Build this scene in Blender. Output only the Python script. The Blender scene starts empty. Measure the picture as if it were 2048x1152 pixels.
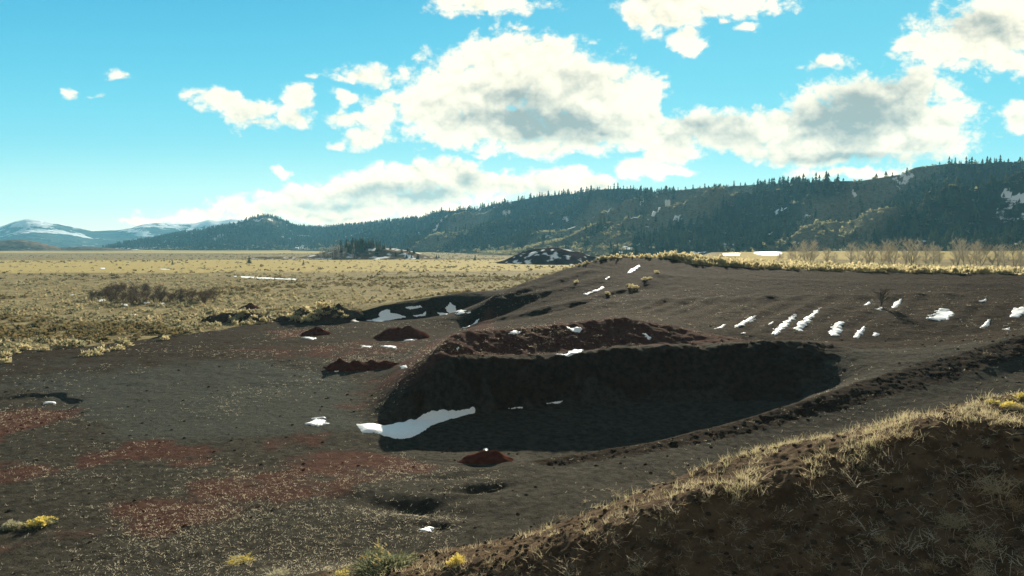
import bpy, math, random, time
import numpy as np
T0 = time.time()
random.seed(7)
RNG = np.random.default_rng(11)
R = math.radians
SC = bpy.context.scene
COL = SC.collection

# ------------------------------------------------------------------ camera geometry
F, HZ, H = 1365.3, 490.0, 12.0            # focal length and horizon row of the 2048 px photograph, eye height
PITCH = math.atan((576 - HZ) / F)
SP, CP = math.sin(PITCH), math.cos(PITCH)
def slopes(px, py):
    a = (np.asarray(px, float) - 1024) / F; b = (576 - np.asarray(py, float)) / F
    dy = CP + b * SP
    return a / dy, (b * CP - SP) / dy
def P_d(px, py, d):
    u, v = slopes(px, py); return (float(u * d), float(d), float(H + v * d))
def P_z(px, py, z):
    u, v = slopes(px, py); d = (z - H) / v; return (float(u * d), float(d), float(z))
def P_x(px, d, z):
    return (float((px - 1024) / F * d), float(d), float(z))

# ------------------------------------------------------------------ noise
def _hash(ix, iy, seed):
    h = (ix.astype(np.int64) * 374761393 + iy.astype(np.int64) * 668265263 + seed * 974634777) & 0xFFFFFFFF
    h = ((h ^ (h >> 13)) * 1274126177) & 0xFFFFFFFF
    return ((h ^ (h >> 16)) & 0xFFFF).astype(np.float32) / 65535.0
def vnoise(x, y, seed=0):
    x = np.asarray(x, float); y = np.asarray(y, float)
    ix = np.floor(x); iy = np.floor(y); fx = x - ix; fy = y - iy
    fx = fx * fx * fx * (fx * (fx * 6 - 15) + 10); fy = fy * fy * fy * (fy * (fy * 6 - 15) + 10)
    a = _hash(ix, iy, seed); b = _hash(ix + 1, iy, seed); c = _hash(ix, iy + 1, seed); d = _hash(ix + 1, iy + 1, seed)
    return (a + (b - a) * fx + (c - a) * fy + (a - b - c + d) * fx * fy) * 2 - 1
def fbm(x, y, scale, octv=4, seed=0, gain=0.5):
    s = 0; a = 1; n = 0; x = np.asarray(x, float) / scale; y = np.asarray(y, float) / scale
    for k in range(octv):
        c, sn = math.cos(.6 * k + .3), math.sin(.6 * k + .3)
        s = s + a * vnoise(x * c - y * sn + 17.3 * k, x * sn + y * c + 5.1 * k, seed + k); n += a; a *= gain; x = x * 2.03; y = y * 2.03
    return s / n
def sstep(a, b, x):
    t = np.clip((x - a) / (b - a), 0, 1); return t * t * (3 - 2 * t)

# ------------------------------------------------------------------ terrain control lines
LINES = []
def L(mode, *pts):
    """mode 'z': (px,py,z)  'd': (px,py,d)  'x': (px,d,z)  'w': world"""
    f = {'z': P_z, 'd': P_d, 'x': P_x, 'w': lambda a, b, c: (a, b, c)}[mode]
    LINES.append([f(*p) for p in pts])
# pit floor and plain to the left
L('z', (-500, 1152, 0), (380, 1152, 0))
L('z', (-500, 1000, 0), (0, 1000, 0), (600, 1000, 0), (830, 985, 0))
L('z', (-500, 860, 0), (0, 860, 0), (400, 860, 0), (700, 848, 0))
L('z', (-600, 720, 0), (0, 720, 0), (640, 720, 0))
L('z', (-800, 640, 0), (550, 640, 0), (690, 642, 0), (760, 641, 0), (850, 638, 0), (950, 629, 0))
L('z', (-800, 590, 0), (640, 590, 0))
L('z', (-800, 545, 0), (850, 545, 0))
# far bank of the pit
L('d', (690, 634, 111), (730, 620, 111), (760, 612, 112), (800, 603, 114), (850, 595, 116), (930, 584, 123), (990, 580, 128), (1100, 571, 135))
# left side and rim of the quarry hill
L('d', (940, 656, 99.5), (962, 622, 101), (985, 592, 104), (1040, 568, 109), (1100, 547, 115), (1200, 518, 124), (1260, 514, 128), (1340, 517, 127),
  (1400, 530, 120), (1560, 539, 114), (1800, 545, 104), (2048, 549, 96), (2300, 553, 88), (2700, 558, 75))
L('w', (30, 140, 9.5), (52, 190, 8.2), (70, 240, 8.4), (88, 300, 9.0))
L('w', (64, 150, 7.8), (100, 150, 7.4), (140, 150, 7.4), (260, 150, 7.4))
L('w', (85, 280, 8.9), (118, 280, 9.5), (150, 280, 9.6), (280, 280, 9.4))
L('w', (5, 135, 0.5), (22, 190, 0), (45, 250, 0), (60, 300, 0))
# flank toe, then toe of the dark bank
L('z', (940, 656, 0), (850, 684, 0), (800, 720, 0), (760, 762, 0), (735, 812, 0), (748, 850, -.25), (830, 846, -.7), (945, 826, -.9), (1105, 813, -.6),
  (1300, 802, -.7), (1500, 808, -.6), (1610, 800, -.1), (1670, 775, .9))
# crest of the dark bank
L('d', (880, 717, 51.5), (935, 718, 53), (1000, 719, 54), (1110, 713, 55.6), (1200, 701, 57), (1300, 693, 58.4), (1400, 691, 59), (1500, 685, 59.3),
  (1580, 680, 59.5), (1650, 688, 59.6), (1715, 702, 59.2))
# corner between the sunlit flank and the shaded bank
L('d', (880, 717, 51.5), (842, 778, 49.6), (797, 848, 47.7))
# trough behind it and the red face above
L('d', (885, 706, 53.2), (1000, 710, 56.0), (1145, 704, 58.2), (1250, 690, 60.0), (1400, 686, 61.5), (1550, 684, 62.5))
L('d', (880, 692, 54), (905, 668, 57), (950, 660, 59.2), (1050, 655, 62), (1150, 643, 64), (1240, 633, 65.5), (1330, 651, 65.2), (1390, 666, 64.8), (1500, 682, 64.5))
L('d', (880, 692, 54), (880, 717, 51.5))
# foot of the upper slope
L('d', (1500, 682, 64.5), (1600, 683, 63.5), (1750, 685, 63), (1900, 673, 64), (2048, 656, 65), (2400, 640, 65))
L('d', (1715, 702, 59.2), (1850, 690, 60), (2048, 662, 62))
# berm in front of the pit
L('d', (1050, 923, 38), (1150, 906, 39), (1300, 881, 40.5), (1450, 843, 43), (1620, 796, 46), (1720, 763, 49), (1850, 726, 52), (2048, 669, 56), (2300, 640, 58))
L('x', (1080, 40.5, -1.4), (1300, 43.2, -1.6), (1450, 46, -1.3), (1580, 49, -.5))
L('d', (1100, 937, 37.3), (1300, 905, 39.1), (1500, 864, 41.6), (1700, 814, 45.1), (1900, 760, 48.9), (2048, 706, 52.2), (2300, 672, 56))
L('z', (755, 862, -.2), (795, 897, -.55), (860, 926, -.6), (960, 938, -.5), (1050, 930, -.1))
L('z', (840, 890, -.95), (900, 905, -1.0), (1040, 902, -1.3))
L('z', (830, 985, 0), (1100, 985, -.1), (1300, 960, -.1), (1500, 906, .1), (1700, 852, .7), (1900, 794, 1.7), (2048, 738, 2.8), (2300, 700, 3.6))
# foreground ridge: toe behind, back crest, near crest, front slope
L('x', (200, 26, 0), (600, 25, 0), (800, 25, 0), (1000, 25, 0), (1200, 26, 0), (1400, 27, .2), (1600, 28, .6), (1850, 29, 1.2), (2048, 30, 1.8), (2500, 31, 2.5))
BACK = [(560, 1160, 20), (700, 1130, 20), (850, 1105, 19.5), (1000, 1082, 19), (1100, 1050, 19), (1200, 1012, 18.8), (1300, 975, 18.6), (1400, 924, 18.6), (1450, 906, 18.8),
        (1550, 887, 19), (1650, 873, 19), (1750, 856, 19), (1800, 833, 18.5), (1850, 816, 18), (1920, 806, 18.5), (2048, 773, 20), (2300, 765, 21)]
NEAR = [(560, 1185, 18), (700, 1160, 17.6), (850, 1140, 17.2), (1000, 1112, 16.8), (1200, 1052, 16.4), (1320, 1010, 16.2), (1420, 968, 16.2), (1550, 948, 16.2), (1650, 925, 16.2),
        (1750, 895, 16.2), (1830, 850, 16.4), (1900, 826, 16.4), (2048, 836, 15.6), (2300, 850, 15)]
L('d', *BACK); L('d', *NEAR)
L('x', (300, 22, .2), (560, 16, 2.0), (700, 15, 2.4), (1000, 14.4, 3.5), (1200, 14.2, 3.9), (1400, 13.9, 4.5), (1600, 13.5, 4.9), (1850, 12.7, 5.4), (2048, 12.1, 5.8), (2500, 11.5, 6.0))
L('x', (-600, 8, 0), (600, 9, .6), (1400, 8.5, 1.4), (2048, 7, 2.2), (3000, 7, 2.4))
L('w', (-60, 1, 0), (60, 1, .5))

def raster(x0, y0, nx, ny, step, pin=None):
    acc = np.zeros((ny, nx)); cnt = np.zeros((ny, nx))
    for ln in LINES:
        p = np.array(ln)
        for a, b in zip(p[:-1], p[1:]):
            n = max(2, int(np.linalg.norm((b - a)[:2]) / (step * .4)) + 1)
            t = np.linspace(0, 1, n)[:, None]; q = a + (b - a) * t
            i = np.rint((q[:, 0] - x0) / step).astype(int); j = np.rint((q[:, 1] - y0) / step).astype(int)
            ok = (i >= 0) & (i < nx) & (j >= 0) & (j < ny)
            np.add.at(acc, (j[ok], i[ok]), q[ok, 2]); np.add.at(cnt, (j[ok], i[ok]), 1)
    m = cnt > 0
    return m, np.where(m, acc / np.maximum(cnt, 1), 0)
def relax(Z, m, c, it):
    for _ in range(it):
        Z[1:-1, 1:-1] = .25 * (Z[:-2, 1:-1] + Z[2:, 1:-1] + Z[1:-1, :-2] + Z[1:-1, 2:])
        Z[m] = c[m]
    return Z
def upsample(Z, ny, nx):
    jy = np.linspace(0, Z.shape[0] - 1, ny); ix = np.linspace(0, Z.shape[1] - 1, nx)
    j0 = np.minimum(jy.astype(int), Z.shape[0] - 2); i0 = np.minimum(ix.astype(int), Z.shape[1] - 2)
    fj = (jy - j0)[:, None]; fi = (ix - i0)[None]
    A = Z[j0][:, i0]; B = Z[j0][:, i0 + 1]; C = Z[j0 + 1][:, i0]; D = Z[j0 + 1][:, i0 + 1]
    return A * (1 - fi) * (1 - fj) + B * fi * (1 - fj) + C * (1 - fi) * fj + D * fi * fj
def border(Z, x0, y0, step):
    ny, nx = Z.shape
    X = x0 + np.arange(nx) * step; Y = y0 + np.arange(ny) * step
    Z[-1] = 9 * sstep(60, 110, X); Z[:, 0] = 0; Z[:, -1] = 8 * sstep(20, 70, Y); Z[0] = .5 * sstep(-40, 20, X)
def bilin(G, X, Y):
    x0, y0, step, Z = G
    fx = np.clip((X - x0) / step, 0, Z.shape[1] - 1.001); fy = np.clip((Y - y0) / step, 0, Z.shape[0] - 1.001)
    i = fx.astype(int); j = fy.astype(int); fx = fx - i; fy = fy - j
    return Z[j, i] * (1 - fx) * (1 - fy) + Z[j, i + 1] * fx * (1 - fy) + Z[j + 1, i] * (1 - fx) * fy + Z[j + 1, i + 1] * fx * fy
Z = None
for st in (16, 8, 4, 2, 1):
    nx, ny = int(560 / st) + 1, int(400 / st) + 1
    m, c = raster(-280, 0, nx, ny, st)
    Z = np.zeros((ny, nx)) if Z is None else upsample(Z, ny, nx)
    border(Z, -280, 0, st); Z[m] = c[m]
    relax(Z, m, c, 300 if st > 2 else 150)
G_FAR = (-280., 0., 1., Z)
Xf = -80 + np.arange(4 * 175 + 1) * .25; Yf = np.arange(4 * 135 + 1) * .25
Zf = bilin(G_FAR, *np.meshgrid(Xf, Yf))
m, c = raster(-80, 0, len(Xf), len(Yf), .25)
Zf[m] = c[m]; relax(Zf, m, c, 160)
def blur(Z, n):
    for _ in range(n):
        Q = np.pad(Z, 1, mode='edge'); Z = (Q[1:-1, 1:-1] * 4 + (Q[:-2, 1:-1] + Q[2:, 1:-1] + Q[1:-1, :-2] + Q[1:-1, 2:]) * 2 + Q[:-2, :-2] + Q[2:, 2:] + Q[:-2, 2:] + Q[2:, :-2]) / 16
    return Z
G_NEAR = (-80., 0., .25, blur(Zf, 4))
G_FAR = (-280., 0., 1., blur(Z, 1))
def base_z(X, Y):
    X = np.asarray(X, float); Y = np.asarray(Y, float)
    zf = bilin(G_FAR, X, Y)
    wn = np.minimum(sstep(-79, -73, X), sstep(94, 88, X)) * sstep(134, 128, Y)
    z = zf * (1 - wn) + bilin(G_NEAR, X, Y) * wn
    far = sstep(320, 398, Y); zo = 0.0 * Y
    inside = np.minimum(sstep(-279, -240, X), sstep(279, 250, X)) * (1 - far) * (Y > 0)
    return z * inside + zo * (1 - inside)

def raycast(px, py, fn=None, d0=8, d1=2500):
    """points of the terrain met by rays from the eye; px, py arrays"""
    fn = fn or base_z
    px = np.atleast_1d(np.asarray(px, float)); py = np.atleast_1d(np.asarray(py, float))
    u, v = slopes(px, py); ds = d0 * np.exp(np.linspace(0, math.log(d1 / d0), 1500))
    X = u[:, None] * ds; Yy = np.broadcast_to(ds, X.shape)
    g = H + v[:, None] * ds - fn(X, Yy)
    hit = g < 0; k = np.argmax(hit, 1); k = np.where(hit.any(1), np.maximum(k, 1), len(ds) - 1)
    r = np.arange(len(px)); g0, g1 = g[r, k - 1], g[r, k]
    t = np.clip(g0 / np.where(g0 - g1 == 0, 1, g0 - g1), 0, 1); d = ds[k - 1] + (ds[k] - ds[k - 1]) * t
    return np.stack([u * d, d], 1)
def plan(poly, fn=None):
    p = np.array(poly, float); return raycast(p[:, 0], p[:, 1], fn)
def sdf(X, Y, P):
    """signed distance to a plan polygon, positive inside"""
    n = len(P); d2 = np.full(X.shape, 1e18); ins = np.zeros(X.shape, bool)
    for k in range(n):
        ax, ay = P[k]; bx, by = P[(k + 1) % n]; ex, ey = bx - ax, by - ay
        t = np.clip(((X - ax) * ex + (Y - ay) * ey) / max(ex * ex + ey * ey, 1e-9), 0, 1)
        d2 = np.minimum(d2, (X - ax - t * ex) ** 2 + (Y - ay - t * ey) ** 2)
        if by != ay:
            ins ^= ((ay > Y) != (by > Y)) & (X < (bx - ax) * (Y - ay) / (by - ay) + ax)
    d = np.sqrt(d2); return np.where(ins, d, -d)

# plan polygons
PIT = plan([(-700, 760), (0, 704), (200, 690), (430, 660), (560, 641), (640, 640), (688, 641)]).tolist() + \
    [[x, y] for x, y, z in LINES[7]][:-1] + [[x, y] for x, y, z in LINES[8]][4:11] + [[120, 80], [120, 8], [-120, 8]]
PIT = np.array(PIT)
RIM = np.array([[x, y] for x, y, z in LINES[8]])
FORE = np.array([P_d(*p)[:2] for p in BACK] + [(25, 6), (-6, 10)])
FURROW = plan([(1000, 640), (1180, 600), (1300, 590), (1500, 585), (2040, 580), (2040, 650), (1700, 680), (1450, 668), (1250, 625)])
BANKFACE = np.array([P_d(*p)[:2] for p in [(868, 716, 52.5), (1000, 719, 55), (1200, 701, 58), (1400, 691, 60), (1580, 680, 60.5), (1700, 702, 60)]] +
                    [P_z(*p)[:2] for p in [(1600, 800, .1), (1500, 808, -.6), (1300, 802, -.7), (945, 826, -.9), (830, 846, -.7), (748, 850, -.25)]])
REDF = np.array([P_d(*p)[:2] for p in [(860, 700, 52.6), (868, 690, 54), (905, 668, 58), (950, 660, 60.5), (1050, 655, 63.5), (1150, 643, 65.6), (1240, 633, 67.4), (1330, 651, 66.8), (1390, 666, 65.8), (1540, 684, 64.4),
                 (1400, 690, 60), (1250, 695, 59.4), (1145, 709, 57.4), (1000, 716, 55.4), (885, 712, 52.4)]])
BERM = np.array([P_d(*p)[:2] for p in [(1050, 926, 38), (1150, 906, 39), (1300, 881, 40.5), (1450, 843, 43), (1620, 796, 46), (1720, 763, 49), (1850, 726, 52), (2048, 669, 56), (2300, 640, 58), (2300, 672, 56), (2048, 708, 52.0), (1900, 764, 48.7), (1700, 818, 44.9), (1500, 868, 41.4), (1300, 908, 39.0), (1100, 939, 37.2)]])
RIBS = [(plan(p), h, w) for p, h, w in (([(950, 652), (1050, 627), (1180, 600), (1290, 568), (1320, 550)], .24, 1.5), ([(972, 622), (1060, 592), (1150, 572), (1205, 556)], .22, 1.5), ([(1000, 600), (1100, 566), (1180, 542)], .22, 1.5),
        ([(1080, 638), (1200, 608), (1400, 600), (1640, 594), (1900, 592)], .2, 1.8), ([(1010, 640), (1120, 622), (1230, 590), (1300, 575)], -.15, 1.3), ([(1320, 552), (1500, 560), (1760, 566), (2048, 570)], .10, 2.0))]
def polydist(X, Y, P):
    d2 = np.full(X.shape, 1e18)
    for (ax, ay), (bx, by) in zip(P[:-1], P[1:]):
        ex, ey = bx - ax, by - ay; t = np.clip(((X - ax) * ex + (Y - ay) * ey) / max(ex * ex + ey * ey, 1e-9), 0, 1); d2 = np.minimum(d2, (X - ax - t * ex) ** 2 + (Y - ay - t * ey) ** 2)
    return np.sqrt(d2)
BUMPS = []   # (x, y, rx, ry, rot, height)
def bump(px, py, rx, ry, h, rot=0.0):
    p = raycast([px], [py])[0]; BUMPS.append((p[0], p[1], rx, ry, rot, h))
bump(815, 1012, 3.2, .8, -.34, -.25); bump(905, 952, 1.8, .6, -.26, .3); bump(900, 1000, 2.6, .5, -.12, .5); bump(870, 1050, .9, .5, -.28); bump(800, 1042, 2.4, .8, .12, -.2)
bump(960, 975, 1.6, .5, -.35, .3); bump(700, 990, 1.4, .5, -.08)
bump(500, 760, 20, 11, .35, 0.0)                     # raised dark pad
def ground_z(X, Y):
    X = np.asarray(X, float); Y = np.asarray(Y, float)
    z = base_z(X, Y)
    r = np.hypot(X, Y)
    for bx, by, rx, ry, rot, h in BUMPS:
        c, s = math.cos(rot), math.sin(rot); dx, dy = X - bx, Y - by
        q = ((dx * c + dy * s) / rx) ** 2 + ((-dx * s + dy * c) / ry) ** 2
        if rx > 10: z = z + h * sstep(1.0, .86, q + .10 * fbm(X, Y, 4, 3, 77)) * sstep(-.5, .8, (-dx * s + dy * c) / ry)
        else: z = z + h * np.exp(-q)
    z = z - .19 * STEP(X, Y)
    near = sstep(160, 100, r)
    fore = sstep(-.6, .8, sdf(X, Y, FORE)) * (r < 40)
    bank = sstep(-1.0, 1.0, sdf(X, Y, BANKFACE)) * (r < 90)
    fur = sstep(0, 4, sdf(X, Y, FURROW)) * (r < 140)
    up = (X * .76 - Y * .65) + .9 * fbm(X, Y, 9, 2, 5)
    z = z + fur * .075 * np.sin(up * 2 * math.pi / 2.9) * (1 + .8 * fbm(X, Y, 6, 2, 8))
    hill = (r > 52) & (r < 150) & (X > -14)
    if np.any(hill):
        xh, yh = X[hill], Y[hill]; add = 0
        for P_, h_, w_ in RIBS: add = add + h_ * np.exp(-(polydist(xh, yh, P_) / w_) ** 2) * (1 + .5 * fbm(xh, yh, 3, 2, 14))
        rf = sstep(-.8, .8, sdf(xh, yh, REDF)); add = add + rf * (.12 * fbm(xh, yh, 2.6, 3, 15) + .14 * fbm(xh, yh, .7, 2, 16))
        z = z.copy(); z[hill] = z[hill] + add
    bm = sstep(-.5, .4, sdf(X, Y, BERM)) * (r < 75); z = z + bm * (.06 * fbm(X, Y, .9, 3, 17) + .05 * fbm(X, Y, .35, 2, 18))
    z = z + near * (.05 * fbm(X, Y, 2.2, 3, 1) + .10 * fbm(X, Y, 9, 2, 2)) * (1 - .3 * fore)
    z = z + near * .022 * fbm(X, Y, .45, 2, 3) * sstep(90, 50, r) + sstep(150, 120, r) * sstep(52, 62, r) * .07 * fbm(X, Y, 1.1, 3, 12)
    z = z + bank * (.20 * fbm(X, Y, 2.0, 3, 9) + .12 * fbm(X, Y, .7, 2, 21) +   .18 * fbm(X + .25 * Y, Y * .22, .8, 3, 22))
    z = z + fore * (.055 * fbm(X, Y, .8, 3, 31) + .05 * fbm(X, Y, .2, 3, 33) + .16 * fbm(X, Y, 2.4, 2, 35))
    z = z + (1 - near) * .35 * fbm(X, Y, 40, 4, 6) * sstep(100, 250, r) * sstep(3000, 1200, r)
    return z
SCOOP = plan([(-300, 780), (0, 793), (60, 787), (120, 786), (165, 800), (150, 818), (90, 850), (0, 890), (-300, 930)])
def STEP(X, Y):
    s = sdf(X, Y, SCOOP) if np.size(X) < 4e6 else 0
    return sstep(-.1, .45, s + .25 * vnoise(X / 1.3, Y / 1.3, 41)) * sstep(58, 50, Y) ** .0 * sstep(43, 50, Y)

# ------------------------------------------------------------------ mesh helpers
def mesh_from(name, V, faces, mats=(), smooth=False, attrs=None, mi=None):
    """faces: (n,3) or (n,4) int array, or list of such"""
    me = bpy.data.meshes.new(name)
    V = np.asarray(V, np.float32)
    fl = [np.asarray(f, np.int32) for f in (faces if isinstance(faces, list) else [faces]) if len(f)]
    loops = np.concatenate([f.ravel() for f in fl]); tot = np.concatenate([np.full(len(f), f.shape[1], np.int32) for f in fl])
    start = np.concatenate([[0], np.cumsum(tot)[:-1]]).astype(np.int32)
    me.vertices.add(len(V)); me.vertices.foreach_set('co', V.ravel())
    me.loops.add(len(loops)); me.loops.foreach_set('vertex_index', loops)
    me.polygons.add(len(tot)); me.polygons.foreach_set('loop_start', start); me.polygons.foreach_set('loop_total', tot)
    if mi is not None: me.polygons.foreach_set('material_index', np.asarray(mi, np.int32))
    me.update(calc_edges=True)
    me.polygons.foreach_set('use_smooth', np.full(len(tot), bool(smooth)))
    for k, v in (attrs or {}).items():
        a = me.attributes.new(k, 'FLOAT', 'POINT'); a.data.foreach_set('value', np.asarray(v, np.float32))
    for m_ in mats: me.materials.append(m_)
    return me
def put(name, me, label=None, cat=None, group=None, kind=None, parent=None, loc=None):
    o = bpy.data.objects.new(name, me); COL.objects.link(o)
    if loc is not None: o.location = loc
    if label: o['label'] = label
    if cat: o['category'] = cat
    if group: o['group'] = group
    if kind: o['kind'] = kind
    if parent: o.parent = parent
    return o
def grid_faces(ny, nx, wrap=False):
    j, i = np.meshgrid(np.arange(ny - 1), np.arange(nx - 1), indexing='ij')
    a = j * nx + i
    return np.stack([a, a + 1, a + nx + 1, a + nx], -1).reshape(-1, 4)

# ------------------------------------------------------------------ materials
class NT:
    def __init__(s, tree): s.t = tree; tree.nodes.clear()
    def n(s, typ, ins=None, **kw):
        nd = s.t.nodes.new(typ)
        for k, v in kw.items(): setattr(nd, k, v)
        for k, v in (ins or {}).items():
            sock = nd.inputs[k]
            if isinstance(v, bpy.types.NodeSocket): s.t.links.new(v, sock)
            else: sock.default_value = v
        return nd
    def m(s, op, a, b=None, c=None, clamp=False):
        ins = {0: a}
        if b is not None: ins[1] = b
        if c is not None: ins[2] = c
        return s.n('ShaderNodeMath', ins, operation=op, use_clamp=clamp).outputs[0]
    def mix(s, f, a, b, blend='MIX'):
        def col(v): return v if isinstance(v, bpy.types.NodeSocket) else (*v, 1) if len(v) == 3 else v
        nd = s.n('ShaderNodeMix', None, data_type='RGBA', blend_type=blend)
        for k, v in ((0, f), (6, col(a)), (7, col(b))):
            if isinstance(v, bpy.types.NodeSocket): s.t.links.new(v, nd.inputs[k])
            else: nd.inputs[k].default_value = v
        return nd.outputs[2]
    def rng(s, v, a, b, c=0.0, d=1.0, typ='SMOOTHSTEP'):
        return s.n('ShaderNodeMapRange', {0: v, 1: a, 2: b, 3: c, 4: d}, interpolation_type=typ).outputs[0]
    def noise(s, vec, scale, detail=4, rough=.5, dist=0.0):
        return s.n('ShaderNodeTexNoise', {'Vector': vec, 'Scale': scale, 'Detail': detail, 'Roughness': rough, 'Distortion': dist}).outputs[0]
    def attr(s, name): return s.n('ShaderNodeAttribute', None, attribute_name=name).outputs['Fac']
def material(name):
    m_ = bpy.data.materials.new(name); m_.use_nodes = True
    return m_, NT(m_.node_tree)
def finish(nt, color, rough=.9, bumpv=None, bstr=.5, bdist=.05, spec=.03, sss=None, trans=None):
    ins = {'Base Color': color if isinstance(color, bpy.types.NodeSocket) else (*color, 1), 'Roughness': rough, 'Specular IOR Level': spec}
    if bumpv is not None:
        ins['Normal'] = nt.n('ShaderNodeBump', {'Strength': bstr, 'Distance': bdist, 'Height': bumpv}).outputs[0]
    b = nt.n('ShaderNodeBsdfPrincipled', ins).outputs[0]
    if trans:
        t = nt.n('ShaderNodeBsdfTranslucent', {'Color': color if isinstance(color, bpy.types.NodeSocket) else (*color, 1)}).outputs[0]
        b = nt.n('ShaderNodeMixShader', {0: trans, 1: b, 2: t}).outputs[0]
    nt.n('ShaderNodeOutputMaterial', {'Surface': b})
def rnd_mat(name, cols, rough=.85, trans=.35, var=.25, attr=True):
    """foliage / stalk material: colour ramp over a per-plant tint and a noise"""
    m_, nt = material(name)
    oi = nt.n('ShaderNodeObjectInfo').outputs['Random']
    tint = nt.attr('tint')
    f = nt.m('FRACT', nt.m('ADD', oi, tint))
    cr = nt.n('ShaderNodeValToRGB', {0: f}); cr.color_ramp.elements[0].color = (*cols[0], 1); cr.color_ramp.elements[1].color = (*cols[-1], 1)
    for k, c_ in enumerate(cols[1:-1]):
        e = cr.color_ramp.elements.new((k + 1) / (len(cols) - 1)); e.color = (*c_, 1)
    finish(nt, cr.outputs[0], rough, trans=trans)
    return m_

def ground_material():
    m_, nt = material('ground')
    pos = nt.n('ShaderNodeNewGeometry').outputs['Position']
    red, gr, gold, brown, fore, pad = (nt.attr(k) for k in ('red', 'grass', 'gold', 'brown', 'fore', 'pad'))
    nb = nt.noise(pos, .35, 5, .6); nm = nt.noise(pos, 2.2, 5, .65); nf = nt.noise(pos, 14, 4, .7); ng = nt.noise(pos, 45, 2, .6)
    black = nt.mix(nt.rng(nm, .3, .7), (.022, .020, .016), (.068, .061, .047))
    black = nt.mix(pad, black, nt.mix(nt.rng(nm, .3, .7), (.044, .049, .043), (.072, .075, .064)))
    black = nt.mix(nt.rng(nf, .45, .75), black, (.06, .056, .045))
    redc = nt.mix(nt.rng(nm, .3, .7), (.060, .026, .0195), (.104, .049, .037))
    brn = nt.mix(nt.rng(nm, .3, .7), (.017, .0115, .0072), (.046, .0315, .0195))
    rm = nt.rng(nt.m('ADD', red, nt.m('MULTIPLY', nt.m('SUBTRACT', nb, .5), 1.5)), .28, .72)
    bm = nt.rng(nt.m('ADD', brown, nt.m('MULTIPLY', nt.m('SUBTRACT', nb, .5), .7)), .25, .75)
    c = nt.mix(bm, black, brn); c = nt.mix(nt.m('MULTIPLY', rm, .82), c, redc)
    c = nt.mix(nt.m('MULTIPLY', nt.rng(ng, .62, .75, 0, .35), nt.m('SUBTRACT', 1.0, nt.m('MULTIPLY', brown, .8))), c, (.16, .14, .10))                    # pale chips in the cinder
    fg = nt.mix(nt.rng(nm, .35, .65), (.085, .058, .037), (.165, .116, .075))
    c = nt.mix(nt.m('MULTIPLY', fore, .9), c, fg)
    n40 = nt.noise(pos, .03, 6, .65); n8 = nt.noise(pos, .16, 5, .65); n1 = nt.noise(pos, .8, 4, .7)
    sage = nt.mix(nt.rng(n8, .35, .68), (.20, .163, .085), (.315, .267, .148))
    sage = nt.mix(nt.rng(n1, .5, .68, 0, .75), sage, (.09, .07, .035))
    sage = nt.mix(nt.rng(n40, .56, .70, 0, .6), sage, (.13, .085, .05))
    goldc = nt.mix(nt.rng(n8, .3, .7), (.37, .295, .12), (.45, .36, .16))
    g = nt.mix(nt.rng(nt.m('ADD', gold, nt.m('MULTIPLY', nt.m('SUBTRACT', n40, .5), .8)), .35, .65), sage, goldc)
    gm = nt.rng(nt.m('ADD', gr, nt.m('MULTIPLY', nt.m('SUBTRACT', n1, .5), .9)), .3, .6)
    c = nt.mix(gm, c, g)
    hgt = nt.m('ADD', nt.m('MULTIPLY', nm, .6), nt.m('ADD', nt.m('MULTIPLY', nf, .3), nt.m('MULTIPLY', ng, .12)))
    finish(nt, c, 1.0, hgt, 1.0, .34, .014)
    return m_

# ------------------------------------------------------------------ ground sheet
def build_ground():
    ths = np.concatenate([np.linspace(-180, -62, 24)[:-1], np.linspace(-62, -41, 60)[:-1], np.linspace(-41, 41, 860)[:-1], np.linspace(41, 62, 60)[:-1], np.linspace(62, 180, 24)])
    rs = np.concatenate([np.geomspace(1.5, 10, 30)[:-1], np.geomspace(10, 150, 1000)[:-1], np.geomspace(150, 5150, 300)])
    th = np.radians(ths)[None]; r = rs[:, None]
    X = (r * np.sin(th)); Y = (r * np.cos(th))
    Zg = np.zeros_like(X)
    for a in range(0, len(rs), 100): Zg[a:a + 100] = ground_z(X[a:a + 100], Y[a:a + 100])
    x, y = X.ravel(), Y.ravel(); rr = np.hypot(x, y)
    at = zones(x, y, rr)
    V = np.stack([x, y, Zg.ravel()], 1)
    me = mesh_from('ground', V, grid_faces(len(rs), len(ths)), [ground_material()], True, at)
    o = put('ground', me, kind='structure'); return o
RED = []
PAD = plan([(-200, 730), (0, 722), (250, 714), (400, 718), (590, 736), (690, 762), (712, 800), (705, 850), (640, 868), (420, 872), (250, 866), (150, 830), (160, 800), (60, 782), (-200, 778)])
PITFLOOR = np.array([P_z(*p)[:2] for p in [(740, 855, -.25), (830, 846, -.7), (945, 826, -.9), (1105, 813, -.6), (1300, 802, -.7), (1600, 800, .1)]] + [P_d(*p)[:2] for p in [(1640, 792, 46.5), (1450, 843, 43), (1300, 881, 40.5), (1150, 906, 39), (1050, 925, 38)]] + [P_z(*p)[:2] for p in [(960, 938, -.5), (860, 926, -.6), (795, 897, -.55)]])
def red(w, soft, *pts): RED.append((w, soft, plan(list(pts))))
red(1.0, .5, (-200, 815), (0, 812), (95, 806), (150, 818), (110, 846), (60, 868), (0, 885), (-200, 930))
red(1.0, .5, (-100, 905), (120, 925), (170, 898), (300, 884), (420, 902), (400, 920), (310, 922), (240, 920), (190, 940), (60, 960), (-100, 975))
red(1.0, .8, (420, 965), (520, 935), (620, 915), (700, 893), (800, 905), (880, 935), (840, 965), (720, 978), (640, 995), (560, 1015), (430, 1045), (300, 1068), (190, 1060), (260, 1010), (330, 1000), (390, 1005))
red(.85, .5, (520, 880), (590, 858), (650, 868), (640, 890), (540, 897))
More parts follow.
